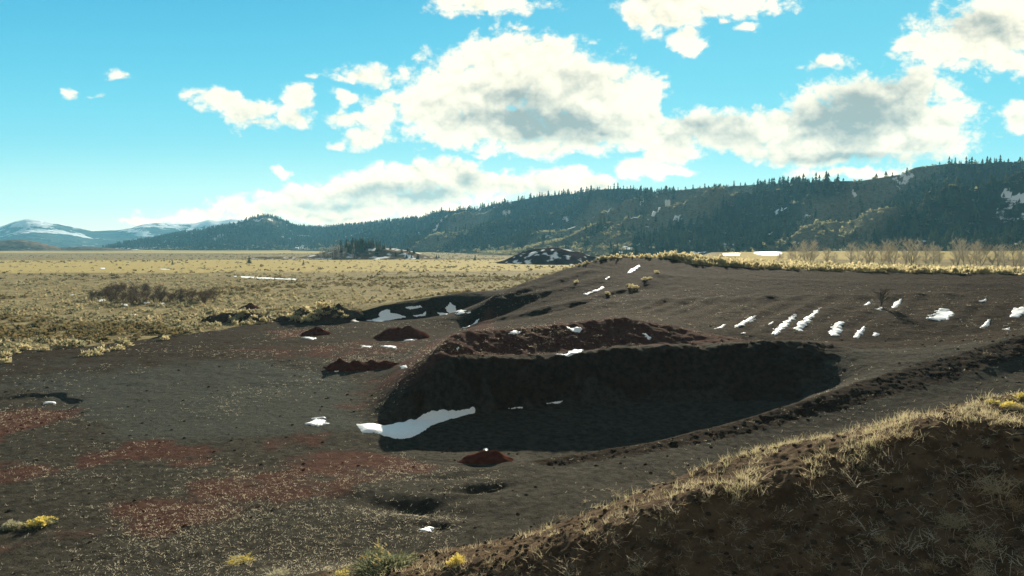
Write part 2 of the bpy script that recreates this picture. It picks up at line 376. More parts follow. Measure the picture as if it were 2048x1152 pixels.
red(.9, .6, (-100, 1075), (60, 1055), (160, 1050), (230, 1062), (60, 1110), (-100, 1140))
red(.50, 1.5, (430, 700), (560, 690), (700, 680), (860, 668), (850, 690), (800, 720), (760, 765), (740, 820), (720, 850), (700, 815), (715, 770), (690, 740), (600, 725), (480, 716))
red(.75, 1.0, (540, 660), (650, 655), (660, 672), (560, 678))
FLANK = np.array([P_z(*p)[:2] for p in [(740, 812, 0), (765, 765, 0), (805, 722, 0), (852, 686, 0), (942, 657, 0)]] + [P_d(*p)[:2] for p in [(985, 592, 104), (1000, 620, 85), (930, 658, 58), (868, 716, 51.5)]])
UPPER = np.array(RIM[:12].tolist() + [P_d(*p)[:2] for p in [(2048, 669, 56), (1850, 700, 58), (1700, 702, 60), (1500, 685, 61), (1240, 640, 63), (1000, 660, 60), (900, 680, 55)]])
def zones(x, y, rr):
    n = len(x); redm = np.zeros(n); z = {}
    def m_in(poly, soft, rmax, wob=1.0, ws=3.0):
        out = np.zeros(n); p = np.asarray(poly); k = (rr < rmax) & (x > p[:, 0].min() - 4) & (x < p[:, 0].max() + 4) & (y > p[:, 1].min() - 4) & (y < p[:, 1].max() + 4)
        xs, ys = x[k], y[k]
        out[k] = sstep(-soft, soft, sdf(xs, ys, p) + wob * fbm(xs, ys, ws, 3, 51)); return out
    for w, soft, p in RED: redm = np.maximum(redm, w * m_in(p, soft * 2.2, 130, 2.0, 4))
    pad = m_in(PAD, 1.2, 120, 2.0, 5)
    redm = np.maximum(redm, 1.0 * m_in(REDF, .5, 95, .3)); redm = np.where(rr < 50, redm * (.72 + .5 * fbm(x, y, 3.5, 4, 53)), redm)
    redm = np.maximum(redm, .62 * m_in(FLANK, 1.5, 130, .8))
    pit = np.zeros(n); k = rr < 400
    wob = 1.3 * fbm(x[k], y[k], 5, 3, 61)
    pit[k] = sstep(-.7, .7, sdf(x[k], y[k], PIT) + wob * sstep(40, 70, rr[k]))
    grass = 1 - pit
    fore = m_in(FORE, .5, 60, .25, 1)
    grass = grass * (1 - fore)
    upper = m_in(UPPER, 1.5, 170, .8)
    gold = sstep(255, 330, y) * sstep(640, 500, y) + sstep(900, 1100, y)
    gold = np.clip(gold * (.75 + .5 * fbm(x, y * 3, 300, 3, 71)), 0, 1) * .95
    plateau = sstep(10, 30, x - .28 * (y - 130) - 24) * sstep(118, 135, y) * sstep(330, 300, y)
    gold = np.maximum(gold, plateau * .8 * sstep(165, 200, y))
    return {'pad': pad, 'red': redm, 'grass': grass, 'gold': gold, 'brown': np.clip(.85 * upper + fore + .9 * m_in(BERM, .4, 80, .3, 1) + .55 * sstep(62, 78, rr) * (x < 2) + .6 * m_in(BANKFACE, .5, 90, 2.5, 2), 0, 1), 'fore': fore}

# ------------------------------------------------------------------ sky and sun
AZ, EL = 10.0, 17.8
EXPO = 1.35
CLOUDS = [  # px, py, rx, ry of each seen or added puff in pixels, turned into directions of the sky
 (1050,130,165,70),(960,175,160,80),(870,215,110,62),(790,192,80,18),(1140,180,170,85),(1240,205,85,55),(1280,252,52,50),(1000,252,200,55),(1180,245,140,60),(1070,292,100,26),(760,218,50,42),
 (700,230,62,18),(735,270,45,34),(680,290,26,13),(690,190,27,14),(745,146,75,20),(690,155,34,10),
 (440,192,55,28),(490,222,48,36),(395,178,45,14),(597,198,30,30),(588,232,42,20),(515,246,42,13),(620,160,9,6),
 (235,150,27,8),(140,188,22,9),(182,193,18,4),(556,342,26,14),(960,4,115,30),(1030,64,28,9),
 (1350,8,110,50),(1420,-10,140,50),(1370,70,48,24),(1285,30,40,32),(1466,40,16,7),(1495,56,24,10),
 (1955,75,130,65),(2010,55,130,85),(1880,112,80,35),(2030,125,90,30),(1825,98,48,26),(1652,130,48,13),
 (1760,215,160,70),(1830,185,62,62),(1800,250,160,75),(1650,250,140,56),(1550,252,100,46),(1450,268,110,46),(1345,272,85,45),(1330,305,62,36),(1905,272,60,46),(1620,297,200,38),(1300,328,75,28),(1345,345,48,14),(2035,225,48,36),
 (900,345,62,40),(840,357,75,36),(770,372,90,32),(690,387,115,30),(600,397,100,30),(500,410,85,20),(420,424,75,12),(1000,372,120,36),(1110,368,95,36),(1180,372,60,24),(800,405,230,34),(620,428,270,18),(300,440,75,8),(1690,346,130,14),(950,312,22,8),
 (2400,200,250,120),(-300,330,160,30),(700,-300,330,110),(1500,-260,380,120),(2300,-350,500,120),(-400,-200,200,60)]  # unseen puffs beyond the frame, added for the light they give
GREYS = [(1100,240,180,44,1.1),(1050,190,130,45,.5),(1190,258,105,34,.9),(940,230,90,36,.6),(1150,170,70,35,.45),(1725,228,115,60,1.1),(1650,245,130,46,.85),(1690,312,220,18,1.0),(1795,190,60,48,.6),(1810,288,80,20,.6),(1400,275,80,20,.35),
 (930,362,52,30,1.0),(850,388,140,17,1.1),(760,392,90,18,.8),(660,408,110,12,.8),(1010,378,80,12,.5),(700,427,90,7,.7),(560,420,80,8,.5),(1970,48,90,18,.35),(1100,385,80,12,.5)]
def build_sky():
    w = bpy.data.worlds.new('World'); SC.world = w; w.use_nodes = True
    nt = NT(w.node_tree)
    dirv = nt.n('ShaderNodeTexCoord').outputs['Generated']
    sp = nt.n('ShaderNodeSeparateXYZ', {0: dirv}); x, y, z = sp.outputs
    yy = nt.m('MAXIMUM', nt.m('ABSOLUTE', y), .12)
    u = nt.m('DIVIDE', x, yy); v = nt.m('DIVIDE', z, yy)
    p = nt.n('ShaderNodeCombineXYZ', {0: u, 1: v, 2: 0.0}).outputs[0]
    # billow: warp the sheet of puffs with noise
    q = nt.n('ShaderNodeVectorMath', {0: p, 1: (1, 1.25, 1)}, operation='MULTIPLY').outputs[0]
    wn = nt.n('ShaderNodeTexNoise', {'Vector': q, 'Scale': 11.0, 'Detail': 5.0, 'Roughness': .55})
    wv = nt.n('ShaderNodeVectorMath', {0: wn.outputs['Color'], 1: (.5, .5, .5)}, operation='SUBTRACT').outputs[0]
    pw = nt.n('ShaderNodeVectorMath', {0: wv, 1: (.085, .05, 0), 2: p}, operation='MULTIPLY_ADD').outputs[0]
    def field(lst, vec, k):
        f = None
        for e in lst:
            cx, cy, rx, ry = e[:4]; wgt = e[4] if len(e) > 4 else 1.0
            uu, vv = slopes(cx, cy)
            d = nt.n('ShaderNodeVectorMath', {0: vec, 1: (F / rx, F / ry, 0), 2: (-float(uu) * F / rx, -float(vv) * F / ry, 0)}, operation='MULTIPLY_ADD').outputs[0]
            l = nt.n('ShaderNodeVectorMath', {0: d}, operation='LENGTH').outputs['Value']
            # field in units of the puff's own radius, weighted so that small puffs stay small
            a = nt.m('MULTIPLY_ADD', l, -wgt * min(1.0, (ry / 40) ** .5), wgt * min(1.0, (ry / 40) ** .5))
            f = a if f is None else nt.m('SMOOTH_MAX', f, a, k)
        return f
    f = field(CLOUDS, pw, .12)
    def billow(vec):
        b = None
        for sc_, a_ in ((13.0, .5), (27.0, .32), (55.0, .20), (115.0, .11)):
            t = nt.m('MULTIPLY', nt.m('ABSOLUTE', nt.m('MULTIPLY_ADD', nt.noise(vec, sc_, 1.0, .4), 2.0, -1.0)), a_ * 2.2)
            b = t if b is None else nt.m('ADD', b, t)
        return b
    bil = billow(q); n1 = nt.noise(q, 34.0, 9, .66); n2 = nt.noise(q, 7.0, 4, .5)
    dens = nt.m('ADD', f, nt.m('ADD', nt.m('MULTIPLY', nt.m('SUBTRACT', bil, .40), .75), nt.m('MULTIPLY', nt.m('SUBTRACT', n1, .5), 1.25)))
    alpha = nt.rng(dens, -.14, .38)
    g = field(GREYS, pw, .3)
    qo = nt.n('ShaderNodeVectorMath', {0: q, 1: (.004, .014, 0)}, operation='ADD').outputs[0]
    relief = nt.m('SUBTRACT', billow(qo), bil)                     # towards the sun: more cloud there means less light here
    soft = nt.m('ADD', g, nt.m('ADD', nt.m('MULTIPLY', nt.m('SUBTRACT', n2, .5), 1.0), nt.m('MULTIPLY', nt.m('SUBTRACT', n1, .5), .25)))
    shade = nt.rng(soft, -.32, 1.0)
    deep = nt.rng(f, .08, .55)
    veil = nt.m('MULTIPLY', deep, nt.rng(nt.m('ADD', n2, nt.m('MULTIPLY', n1, .35)), .50, .90, 0.0, .30))
    crease = nt.m('MULTIPLY', nt.m('ADD', relief, nt.m('MULTIPLY', nt.m('SUBTRACT', .36, bil), .5)), .50)
    shade = nt.m('ADD', nt.m('ADD', shade, veil), nt.m('MULTIPLY', crease, nt.m('MULTIPLY_ADD', deep, .8, .2)), clamp=True)
    k = 1 / 2 ** EXPO
    S = lambda c: tuple(t * k for t in c)
    cloud = nt.mix(shade, S((1.34, 1.20, .92)), S((.40, .45, .41)))
    # clear sky: cyan deepening upward, paler towards the sun's side and the horizon
    cr = nt.n('ShaderNodeValToRGB', {0: nt.rng(v, 0, .5, 0, 1, 'LINEAR')})
    cr.color_ramp.interpolation = 'B_SPLINE'
    els = cr.color_ramp.elements
    stops = [(0, (1.0, 1.05, .88)), (.10, (.72, 1.02, .95)), (.28, (.30, .90, 1.0)), (.5, (.14, .70, .93)), (.75, (.072, .52, .82)), (1, (.042, .39, .69))]
    els[0].position, els[0].color = 0, (*S(stops[0][1]), 1); els[1].position, els[1].color = 1, (*S(stops[-1][1]), 1)
    for ps, c in stops[1:-1]:
        e = els.new(ps); e.color = (*S(c), 1)
    clear = nt.mix(nt.rng(u, -.5, .75, 0, .38), cr.outputs[0], S((.30, .90, .98)))
    sky = nt.n('ShaderNodeTexSky', sky_type='NISHITA', sun_disc=False, sun_elevation=R(EL), sun_rotation=R(AZ), altitude=1500, air_density=1.0, dust_density=.3, ozone_density=3.0)
    nish = nt.mix(1.0, sky.outputs[0], (.05 * k, .05 * k, .05 * k), 'MULTIPLY')
    nish = nt.mix(1.0, nish, S((1, 1, 1)), 'DARKEN')
    clear = nt.mix(.12, clear, nish)
    full = nt.mix(alpha, clear, cloud)
    full = nt.mix(1.0, full, nt.mix(nt.rng(v, .17, .0), (1, 1, 1), (1.75, 1.42, 1.12)), 'MULTIPLY')
    full = nt.mix(nt.rng(z, .42, .75), full, S((.145, .24, .31)))  # unseen sky overhead, dimmed and greyed to cut the cyan fill
    full = nt.mix(nt.rng(y, .2, -.3), full, S((.34, .28, .215)))  # unseen sky behind the camera, made warm to neutralise fill in the shade
    low = nt.rng(z, -.05, 0.0)
    full = nt.mix(low, S((.25, .27, .22)), full)
    bg = nt.n('ShaderNodeBackground', {'Color': full, 'Strength': 1.0})
    nt.n('ShaderNodeOutputWorld', {'Surface': bg.outputs[0]})
    w.cycles.sampling_method = 'MANUAL'; w.cycles.sample_map_resolution = 512
    sd = bpy.data.lights.new('sun', 'SUN'); sd.energy = 5.0; sd.angle = R(.53); sd.color = (1, .89, .69)
    so = bpy.data.objects.new('sun', sd); COL.objects.link(so)
    so.rotation_euler = (R(90 - EL), 0, R(180 - AZ))
def build_camera():
    cd = bpy.data.cameras.new('camera'); cd.sensor_width = 36; cd.lens = F / 2048 * 36; cd.clip_start = .1; cd.clip_end = 30000
    co = bpy.data.objects.new('camera', cd); COL.objects.link(co); co.location = (0, 0, H); co.rotation_euler = (math.pi / 2 - PITCH, 0, 0)
    SC.camera = co
    SC.view_settings.view_transform = 'Standard'; SC.view_settings.look = 'None'; SC.view_settings.exposure = EXPO; SC.view_settings.gamma = 1

# ------------------------------------------------------------------ forested ridge, far mountains
SKYLINE = [(-400,500),(60,500),(150,499),(200,496),(260,488),(330,476),(380,466),(430,458),(480,448),(500,440),(530,434),(548,437),(590,455),(640,457),(700,453),(760,445),(850,436),(880,424),(950,418),(1000,407),(1080,393),
 (1150,387),(1200,379),(1260,377),(1310,385),(1400,376),(1500,370),(1600,366),(1690,362),(1720,362),(1800,349),(1830,335),(1900,327),(1960,327),(2048,322),(2300,310),(2900,330)]
CREST = [(-100,1900),(120,1900),(260,1900),(400,1950),(530,1900),(640,2050),(760,2000),(880,1880),(1000,1720),(1130,1580),(1260,1450),(1400,1320),(1550,1200),(1700,1080),(1830,980),(1950,920),(2048,880),(2300,760),(2700,620),(3600,450)]
class Polar:
    """height field over azimuth and log distance from the lookout"""
    def __init__(s, a0, a1, na, r0, r1, nr):
        s.a = np.linspace(R(a0), R(a1), na); s.l = np.linspace(math.log(r0), math.log(r1), nr)
        s.A, s.Lr = np.meshgrid(s.a, s.l); s.r = np.exp(s.Lr); s.X = s.r * np.sin(s.A); s.Y = s.r * np.cos(s.A)
    def __call__(s, X, Y):
        fa = (np.arctan2(X, Y) - s.a[0]) / (s.a[1] - s.a[0]); fl = (np.log(np.maximum(np.hypot(X, Y), 1)) - s.l[0]) / (s.l[1] - s.l[0])
        out = (fa < 0) | (fa > len(s.a) - 1) | (fl < 0) | (fl > len(s.l) - 1)
        fa = np.clip(fa, 0, len(s.a) - 1.001); fl = np.clip(fl, 0, len(s.l) - 1.001); i = fa.astype(int); j = fl.astype(int); fa = fa - i; fl = fl - j
        z = s.Z[j, i] * (1 - fa) * (1 - fl) + s.Z[j, i + 1] * fa * (1 - fl) + s.Z[j + 1, i] * (1 - fa) * fl + s.Z[j + 1, i + 1] * fa * fl
        return np.where(out, -5., z)
    def verts(s): return np.stack([s.X.ravel(), s.Y.ravel(), s.Z.ravel()], 1)
    def faces(s): return grid_faces(len(s.l), len(s.a))
    def fit(s, sky, least=-1):
        px = np.array([p[0] for p in sky], float); u, v = slopes(px, np.array([p[1] for p in sky], float))
        tv = np.interp(np.tan(s.a), u, v)
        for _ in range(3):
            ang = (s.Z - H) / s.Y; k = ang.argmax(0); ii = np.arange(len(s.a))
            f = (tv * s.Y[k, ii] + H) / np.maximum(s.Z[k, ii], 4); f = np.where(s.Z[k, ii] > least, np.clip(f, .02, 4), 1.0)
            s.Z = s.Z * f[None]
def along(pts, X, Y):
    """distance in front of a crest polyline, and distance along it"""
    best = np.full(X.shape, 1e18); t_ = np.zeros(X.shape); s_ = np.zeros(X.shape); acc = 0
    for (ax, ay), (bx, by) in zip(pts[:-1], pts[1:]):
        ex, ey = bx - ax, by - ay; le = math.hypot(ex, ey)
        k = np.clip(((X - ax) * ex + (Y - ay) * ey) / le ** 2, 0, 1); dx, dy = X - ax - k * ex, Y - ay - k * ey
        d2 = dx * dx + dy * dy; side = np.sign(ex * (Y - ay) - ey * (X - ax)); w = d2 < best
        best = np.where(w, d2, best); t_ = np.where(w, -side * np.sqrt(d2), t_); s_ = np.where(w, acc + k * le, s_); acc += le
    return t_, s_
def build_ridge_field():
    P = Polar(-40, 60, 900, 330, 2600, 300)
    pts = [((px - 1024) / F * d, d) for px, d in CREST]
    t, s = along(pts, P.X, P.Y)
    wid = np.interp(s, [0, 900, 1400, 1900, 2600, 4200], [420, 430, 520, 600, 620, 520]) * (1 + .18 * fbm(P.X, P.Y, 350, 3, 81))
    q = np.clip(t / wid, -2, 1)
    front = np.where(t > 0, (1 - np.clip(q, 0, 1)) ** 1.25, np.exp(-(t / 500.) ** 2))
    sk = s + .55 * t + 70 * fbm(P.X, P.Y, 260, 3, 83)
    rid = 1 - np.abs(np.sin(math.pi * sk / 285.)) ** .8
    rid2 = 1 - np.abs(np.sin(math.pi * (sk + 60 * fbm(P.X, P.Y, 120, 2, 84)) / 118. + .7))
    qq = np.clip(q, 0, 1); band = np.where(t > 0, 4 * qq * (1 - qq), 0)
    front = front * (1 + band * (1.0 * (rid - .5) + .16 * (rid2 - .4)))
    P.Z = 120 * np.maximum(front, 0)
    P.fit(SKYLINE)
    P.Z = P.Z + sstep(5, 40, P.Z) * (5 * fbm(P.X, P.Y, 90, 4, 85) + 1.6 * fbm(P.X, P.Y, 22, 3, 86)) - 3 * sstep(8, 0, P.Z)
    return P
RIDGE = build_ridge_field()
SPURS = [([(1232, 402), (1140, 446), (1060, 484), (1005, 508)], 15, 50), ([(1372, 392), (1290, 436), (1215, 478), (1170, 505)], 15, 50), ([(972, 418), (895, 462), (838, 498)], 14, 60), ([(1705, 384), (1640, 424), (1592, 490)], 13, 38), ([(1835, 338), (1775, 396), (1758, 450)], 12, 34),
         ([(1490, 380), (1400, 440), (1340, 498)], 14, 44), ([(1960, 330), (1900, 400), (1880, 470)], 11, 32), ([(1130, 392), (1040, 440), (960, 490)], 13, 55), ([(560, 440), (500, 470), (470, 490)], 8, 60), ([(700, 452), (640, 480), (620, 498)], 10, 70), ([(860, 420), (780, 465), (740, 495)], 12, 70)]
SP_ = [(raycast([p[0] for p in q], [p[1] for p in q], RIDGE), h, w) for q, h, w in SPURS]
def add_spurs():
    add = np.zeros_like(RIDGE.Z); nz = 22 * fbm(RIDGE.X, RIDGE.Y, 90, 3, 88)
    for q, h, w in SP_:
        d = np.abs(polydist(RIDGE.X, RIDGE.Y, q) + nz * .5)
        add = np.maximum(add, h * np.exp(-(d / w) ** 1.3))
    RIDGE.Z = RIDGE.Z + add * sstep(2, 20, RIDGE.Z); RIDGE.fit(SKYLINE, 25)
add_spurs()
OPEN = [[(1590,498),(1582,445),(1640,402),(1705,384),(1765,392),(1768,440),(1745,498)],[(1000,508),(1080,472),(1160,436),(1230,406),(1262,412),(1190,452),(1110,492),(1050,510)],
        [(1150,500),(1250,440),(1330,400),(1375,392),(1335,432),(1260,480),(1200,500)],[(830,497),(900,455),(965,422),(985,420),(925,465),(865,500)],[(1700,372),(1830,336),(1860,348),(1790,392),(1715,386)],
        [(960,506),(1010,492),(1060,498),(1050,512),(960,514)],[(480,452),(530,436),(560,446),(520,452)],[(1370,400),(1450,376),(1500,380),(1440,412),(1390,440)]]
SNOWS = [[(1823,458),(1862,454),(1873,478),(1858,488),(1835,484)],[(1795,500),(1812,487),(1875,490),(1880,500)],[(1885,412),(1918,405),(1925,425),(1900,432)],[(1960,452),(1980,440),(1976,472),(1962,476)],
         [(1995,385),(2005,372),(2060,376),(2060,400),(2020,404)],[(1662,398),(1690,388),(1712,392),(1685,402)],[(1995,340),(2015,345),(2005,420),(1990,425)],[(1560,492),(1600,476),(1606,482),(1570,500)],[(1595,432),(1625,420),(1640,426),(1605,440)],
         [(1555,418),(1570,412),(1570,426),(1556,428)],[(1155,440),(1175,430),(1160,455),(1148,458)],[(1110,445),(1150,425),(1140,440),(1115,455)],[(1230,500),(1280,480),(1275,495),(1240,505)],[(585,485),(612,480),(620,500),(590,498)],
         [(532,438),(545,436),(550,446),(540,446)],[(1375,480),(1400,468),(1395,490),(1380,498)],[(1290,440),(1330,405),(1350,400),(1310,440)],[(1210,420),(1232,402),(1228,420),(1212,430)],[(1400,400),(1440,385),(1430,400),(1405,410)],[(945,420),(990,405),(985,412),(950,426)]]
def ridge_masks(X, Y):
    op = np.zeros(X.shape); sn = np.zeros(X.shape)
    nz = fbm(X, Y, 60, 3, 91); nf = fbm(X, Y, 9, 3, 92)
    for p in OPEN_P: op = np.maximum(op, sstep(-14, 14, sdf(X, Y, p) + 12 + 18 * nz))
    for p in SNOW_P: sn = np.maximum(sn, sstep(0, 5, np.minimum(sdf(X, Y, p), 12) - 7 + 22 * nf + 8 * nz))
    sn = np.maximum(sn, sstep(.27, .38, fbm(X, Y, 30, 3, 93) * .7 + nf * .5) * .8 * sstep(-.1, .3, fbm(X, Y, 160, 2, 94)))
    return op, sn
OPEN_P = [plan(p, RIDGE) for p in OPEN]; SNOW_P = [plan(p, RIDGE) for p in SNOWS]
def ridge_material():
    m_, nt = material('ridge')
    pos = nt.n('ShaderNodeNewGeometry').outputs['Position']; op, sn = nt.attr('open'), nt.attr('snow')
    a = nt.noise(pos, .05, 6, .6); b = nt.noise(pos, .3, 4, .65)
    c = nt.mix(nt.rng(b, .3, .7), (.028, .034, .022), (.06, .058, .036))
    o_ = nt.mix(nt.rng(b, .3, .7), (.11, .105, .065), (.20, .18, .115))
    c = nt.mix(op, c, o_)
    c = nt.mix(nt.rng(nt.m('ADD', sn, nt.m('MULTIPLY', nt.m('SUBTRACT', b, .5), .8)), .4, .6), c, (.8, .82, .84))
    finish(nt, c, .95, b, .7, 1.5, 0.0); return m_
def build_ridge():
    x, y = RIDGE.X.ravel(), RIDGE.Y.ravel(); op, sn = ridge_masks(x, y)
    put('hills', mesh_from('hills', RIDGE.verts(), RIDGE.faces(), [ridge_material()], True, {'open': op, 'snow': sn}), kind='structure')
MOUNT = [(-900,470),(-400,462),(-100,462),(0,456),(30,444),(52,439),(80,441),(110,447),(150,456),(185,462),(230,460),(260,456),(285,450),(330,448),(360,447),(400,443),(418,440),(440,442),(462,439),(490,442),(540,452),(600,450),(640,449),(700,456),(760,462),(900,475),(1200,480)]
def build_mountains():
    P = Polar(-48, 12, 700, 3000, 5250, 120)
    px = np.tan(P.A) * F + 1024
    cr = 4750 + 250 * fbm(px, px * 0, 300, 2, 101)
    t = P.r - cr
    env = np.where(t < 0, np.clip(1 + t / 1500, 0, 1) ** 1.5, np.exp(-(t / 600) ** 2))
    band = np.where(t < 0, 4 * env * (1 - env), 0)
    P.Z = 250 * env * (1 + .55 * band * fbm(P.X, P.Y, 700, 4, 102)) + .01
    P.fit(MOUNT)
    P.Z = P.Z + sstep(10, 80, P.Z) * (14 * fbm(P.X, P.Y, 260, 5, 103)) - 3
    m_, nt = material('mountains')
    pos = nt.n('ShaderNodeNewGeometry').outputs['Position']
    a = nt.noise(pos, .004, 7, .62); b = nt.noise(pos, .02, 5, .6); z = nt.n('ShaderNodeSeparateXYZ', {0: pos}).outputs[2]
    c = nt.mix(nt.rng(b, .3, .7), (.03, .045, .04), (.10, .10, .075))
    sn = nt.rng(nt.m('ADD', nt.m('MULTIPLY', a, .7), nt.m('ADD', nt.m('MULTIPLY', b, .35), nt.rng(z, 60, 250, -.10, .22, 'LINEAR'))), .49, .55)
    c = nt.mix(sn, c, (.8, .82, .85))
    finish(nt, c, .95, b, .8, 20, 0.0)
    put('mountains', mesh_from('mountains', P.verts(), P.faces(), [m_], True), kind='structure')
def build_haze():
    v = [(x, y, z) for z in (-6, 345) for x, y in ((-5300, -5300), (5300, -5300), (5300, 5300), (-5300, 5300))]
    me = mesh_from('haze', v, np.array([(3, 2, 1, 0), (4, 5, 6, 7), (0, 1, 5, 4), (1, 2, 6, 5), (2, 3, 7, 6), (3, 0, 4, 7)]))
    m_ = bpy.data.materials.new('haze'); m_.use_nodes = True; nt = NT(m_.node_tree)
    vol = nt.n('ShaderNodeVolumePrincipled', {'Color': HAZE_COL + (1,), 'Density': HAZE_D, 'Anisotropy': .1})
    nt.n('ShaderNodeOutputMaterial', {'Volume': vol.outputs[0]})
    me.materials.append(m_); put('haze', me, kind='stuff', label='thin blue haze over the valley', cat='haze')
HAZE_COL, HAZE_D = (.24, .68, 1.0), 1.2e-4

# ------------------------------------------------------------------ plants: prototypes
def tri_strip_tube(pts, rad, sides=3):
    """thin tube along pts -> V, F(quads)"""
    pts = np.asarray(pts, float); n = len(pts); rad = np.broadcast_to(rad, n)
    T = np.gradient(pts, axis=0); T /= np.linalg.norm(T, axis=1)[:, None] + 1e-9
    a = np.cross(T, [.31, .2, .93]); a /= np.linalg.norm(a, axis=1)[:, None] + 1e-9; b = np.cross(T, a)
    ang = np.arange(sides) * 2 * math.pi / sides
    V = pts[:, None] + rad[:, None, None] * (np.cos(ang)[None, :, None] * a[:, None] + np.sin(ang)[None, :, None] * b[:, None])
    i, k = np.meshgrid(np.arange(n - 1), np.arange(sides), indexing='ij'); k2 = (k + 1) % sides
    Fq = np.stack([i * sides + k, i * sides + k2, (i + 1) * sides + k2, (i + 1) * sides + k], -1).reshape(-1, 4)
    return V.reshape(-1, 3), Fq
def join(parts):
    Vs, Fs, o = [], [], 0
    for V, Fq in parts: Vs.append(V); Fs.append(np.asarray(Fq) + o); o += len(V)
    return np.concatenate(Vs), np.concatenate(Fs)
def ribbon(p, d, ln, w, rng, bend=.3, seg=3, droop=0.0):
    d = np.asarray(d, float); d = d / np.linalg.norm(d); side = np.cross(d, rng.normal(size=3)); side /= np.linalg.norm(side) + 1e-9
    bv = rng.normal(size=3) * bend; pts = []
    for k in range(seg + 1):
        t = k / seg; pts.append(p + d * ln * t + bv * ln * t * t * .5 + np.array([0, 0, -droop * ln * t * t]))
    pts = np.array(pts); ws = w * np.linspace(1, .35, seg + 1)[:, None] * .5
    V = np.concatenate([pts - side * ws, pts + side * ws]); n = seg + 1
    return V, np.array([(k, k + n, k + n + 1, k + 1) for k in range(seg)])
def conifer(seed, layers, sides, spread=.30):
    g = np.random.default_rng(seed); parts = []
    lean = g.normal(size=2) * .02
    for k in range(layers):
        t = k / layers; z0 = .06 + .86 * t; rad = spread * (1 - t) ** .85 * g.uniform(.8, 1.15) + .02; hh = (.30 if layers < 5 else .19) * (1.15 - .5 * t)
        a = np.arange(sides * 2) * math.pi / sides + g.uniform(0, 6)
        rr = rad * np.where(np.arange(sides * 2) % 2, g.uniform(.45, .7, sides * 2), g.uniform(.8, 1.25, sides * 2))
        zz = z0 - .035 * np.where(np.arange(sides * 2) % 2, -1, 1) * g.uniform(.3, 1.4, sides * 2)
        ring = np.stack([rr * np.cos(a) + lean[0] * t, rr * np.sin(a) + lean[1] * t, zz], 1)
        V = np.vstack([ring, [[lean[0] * t, lean[1] * t, min(1.0, z0 + hh) if k < layers - 1 else 1.0]]]); n = sides * 2
        parts.append((V, np.array([(i, (i + 1) % n, n) for i in range(n)])))
    return join(parts)
def bush(seed, tufts, leaves, flat=.8, leaf=.26, wid=.10):
    """a dome of leafy tufts: unit radius .5, built of many narrow leaf clumps"""
    g = np.random.default_rng(seed); parts = []
    lob = g.uniform(0, 6.28, 4)
    for _ in range(tufts):
        th = g.uniform(0, 2 * math.pi); ph = math.acos(g.uniform(.02, 1)); rr = (.34 + .16 * g.random()) * (1 + .16 * math.sin(3 * th + lob[0]) + .12 * math.sin(5 * th + lob[1]))
        c = np.array([math.sin(ph) * math.cos(th), math.sin(ph) * math.sin(th), math.cos(ph) * flat * 1.25]) * rr * g.uniform(.55, 1.05)
        out = c / (np.linalg.norm(c) + 1e-6) + np.array([0, 0, .5])
        for _ in range(leaves):
            d = out + g.normal(size=3) * .55; d /= np.linalg.norm(d); s = np.cross(d, g.normal(size=3)); s /= np.linalg.norm(s) + 1e-9
            ln = leaf * g.uniform(.6, 1.3); w = wid * g.uniform(.6, 1.3); p = c + g.normal(size=3) * .03; p[2] = max(p[2], .0)
            parts.append((np.array([p - s * w * .5, p + s * w * .5, p + d * ln + s * w * .3, p + d * ln * 1.05 - s * w * .3]), np.array([(0, 1, 2, 3)])))
    return join(parts)
def twig_tree(seed, n1=14, n2=7, spread=.55, thick=.016):
    """bare tree of unit height -> trunk, crown"""
    g = np.random.default_rng(seed); trunk, crown = [], []
    stems = 1 if spread < .5 else int(g.integers(2, 4))
    for s_ in range(stems):
        lean = g.normal(size=2) * (.05 if stems == 1 else .16)
        pts = np.array([(lean[0] * t + .03 * math.sin(5 * t + seed), lean[1] * t, t * .9) for t in np.linspace(0, 1, 6)])
        trunk.append(tri_strip_tube(pts, np.linspace(thick, thick * .25, 6), 5))
        for k in range(n1 // stems + 3):
            t = g.uniform(.12, .97); b = np.array([np.interp(t, np.linspace(0, 1, 6), pts[:, q]) for q in range(3)])
            a = g.uniform(0, 6.28); ln = spread * (1.05 - t * .7) * g.uniform(.45, .8); d = np.array([math.cos(a) * .7, math.sin(a) * .7, g.uniform(.6, 1.2)])
            br = np.array([b + d * ln * q + np.array([0, 0, .12 * ln * q * q]) for q in (0, .5, 1)])
            crown.append(tri_strip_tube(br, np.array([.42, .3, .12]) * thick, 3))
            for m_ in range(n2):
                q = g.uniform(.25, 1); b2 = b + d * ln * q; d2 = d + g.normal(size=3) * .6; d2[2] = abs(d2[2]) + .2
                l2 = ln * g.uniform(.25, .6); crown.append(tri_strip_tube(np.array([b2, b2 + d2 * l2 * .5 + g.normal(size=3) * .01, b2 + d2 * l2]), np.array([.2, .16, .08]) * thick, 3))
    return join(trunk), join(crown)
def weed(seed, n, ln=.4, w=.014, flat=.5, branch=2):
    """dead stalk plant: bent stalks with side twigs"""
    g = np.random.default_rng(seed); parts = []
    for _ in range(n):
        a = g.uniform(0, 6.28); d = np.array([math.cos(a), math.sin(a), g.uniform(flat, 1.6)]); p = np.append(g.normal(size=2) * .10 * (ln / .34), 0)
        l_ = ln * g.uniform(.5, 1.2); parts.append(ribbon(p, d, l_, w, g, .7, 4, .15)); d = d / np.linalg.norm(d)
        for _ in range(branch):
            q = g.uniform(.3, .9); parts.append(ribbon(p + d * l_ * q, d + g.normal(size=3) * .7, l_ * g.uniform(.2, .45), w * .75, g, .5, 2, .1))
    return join(parts)
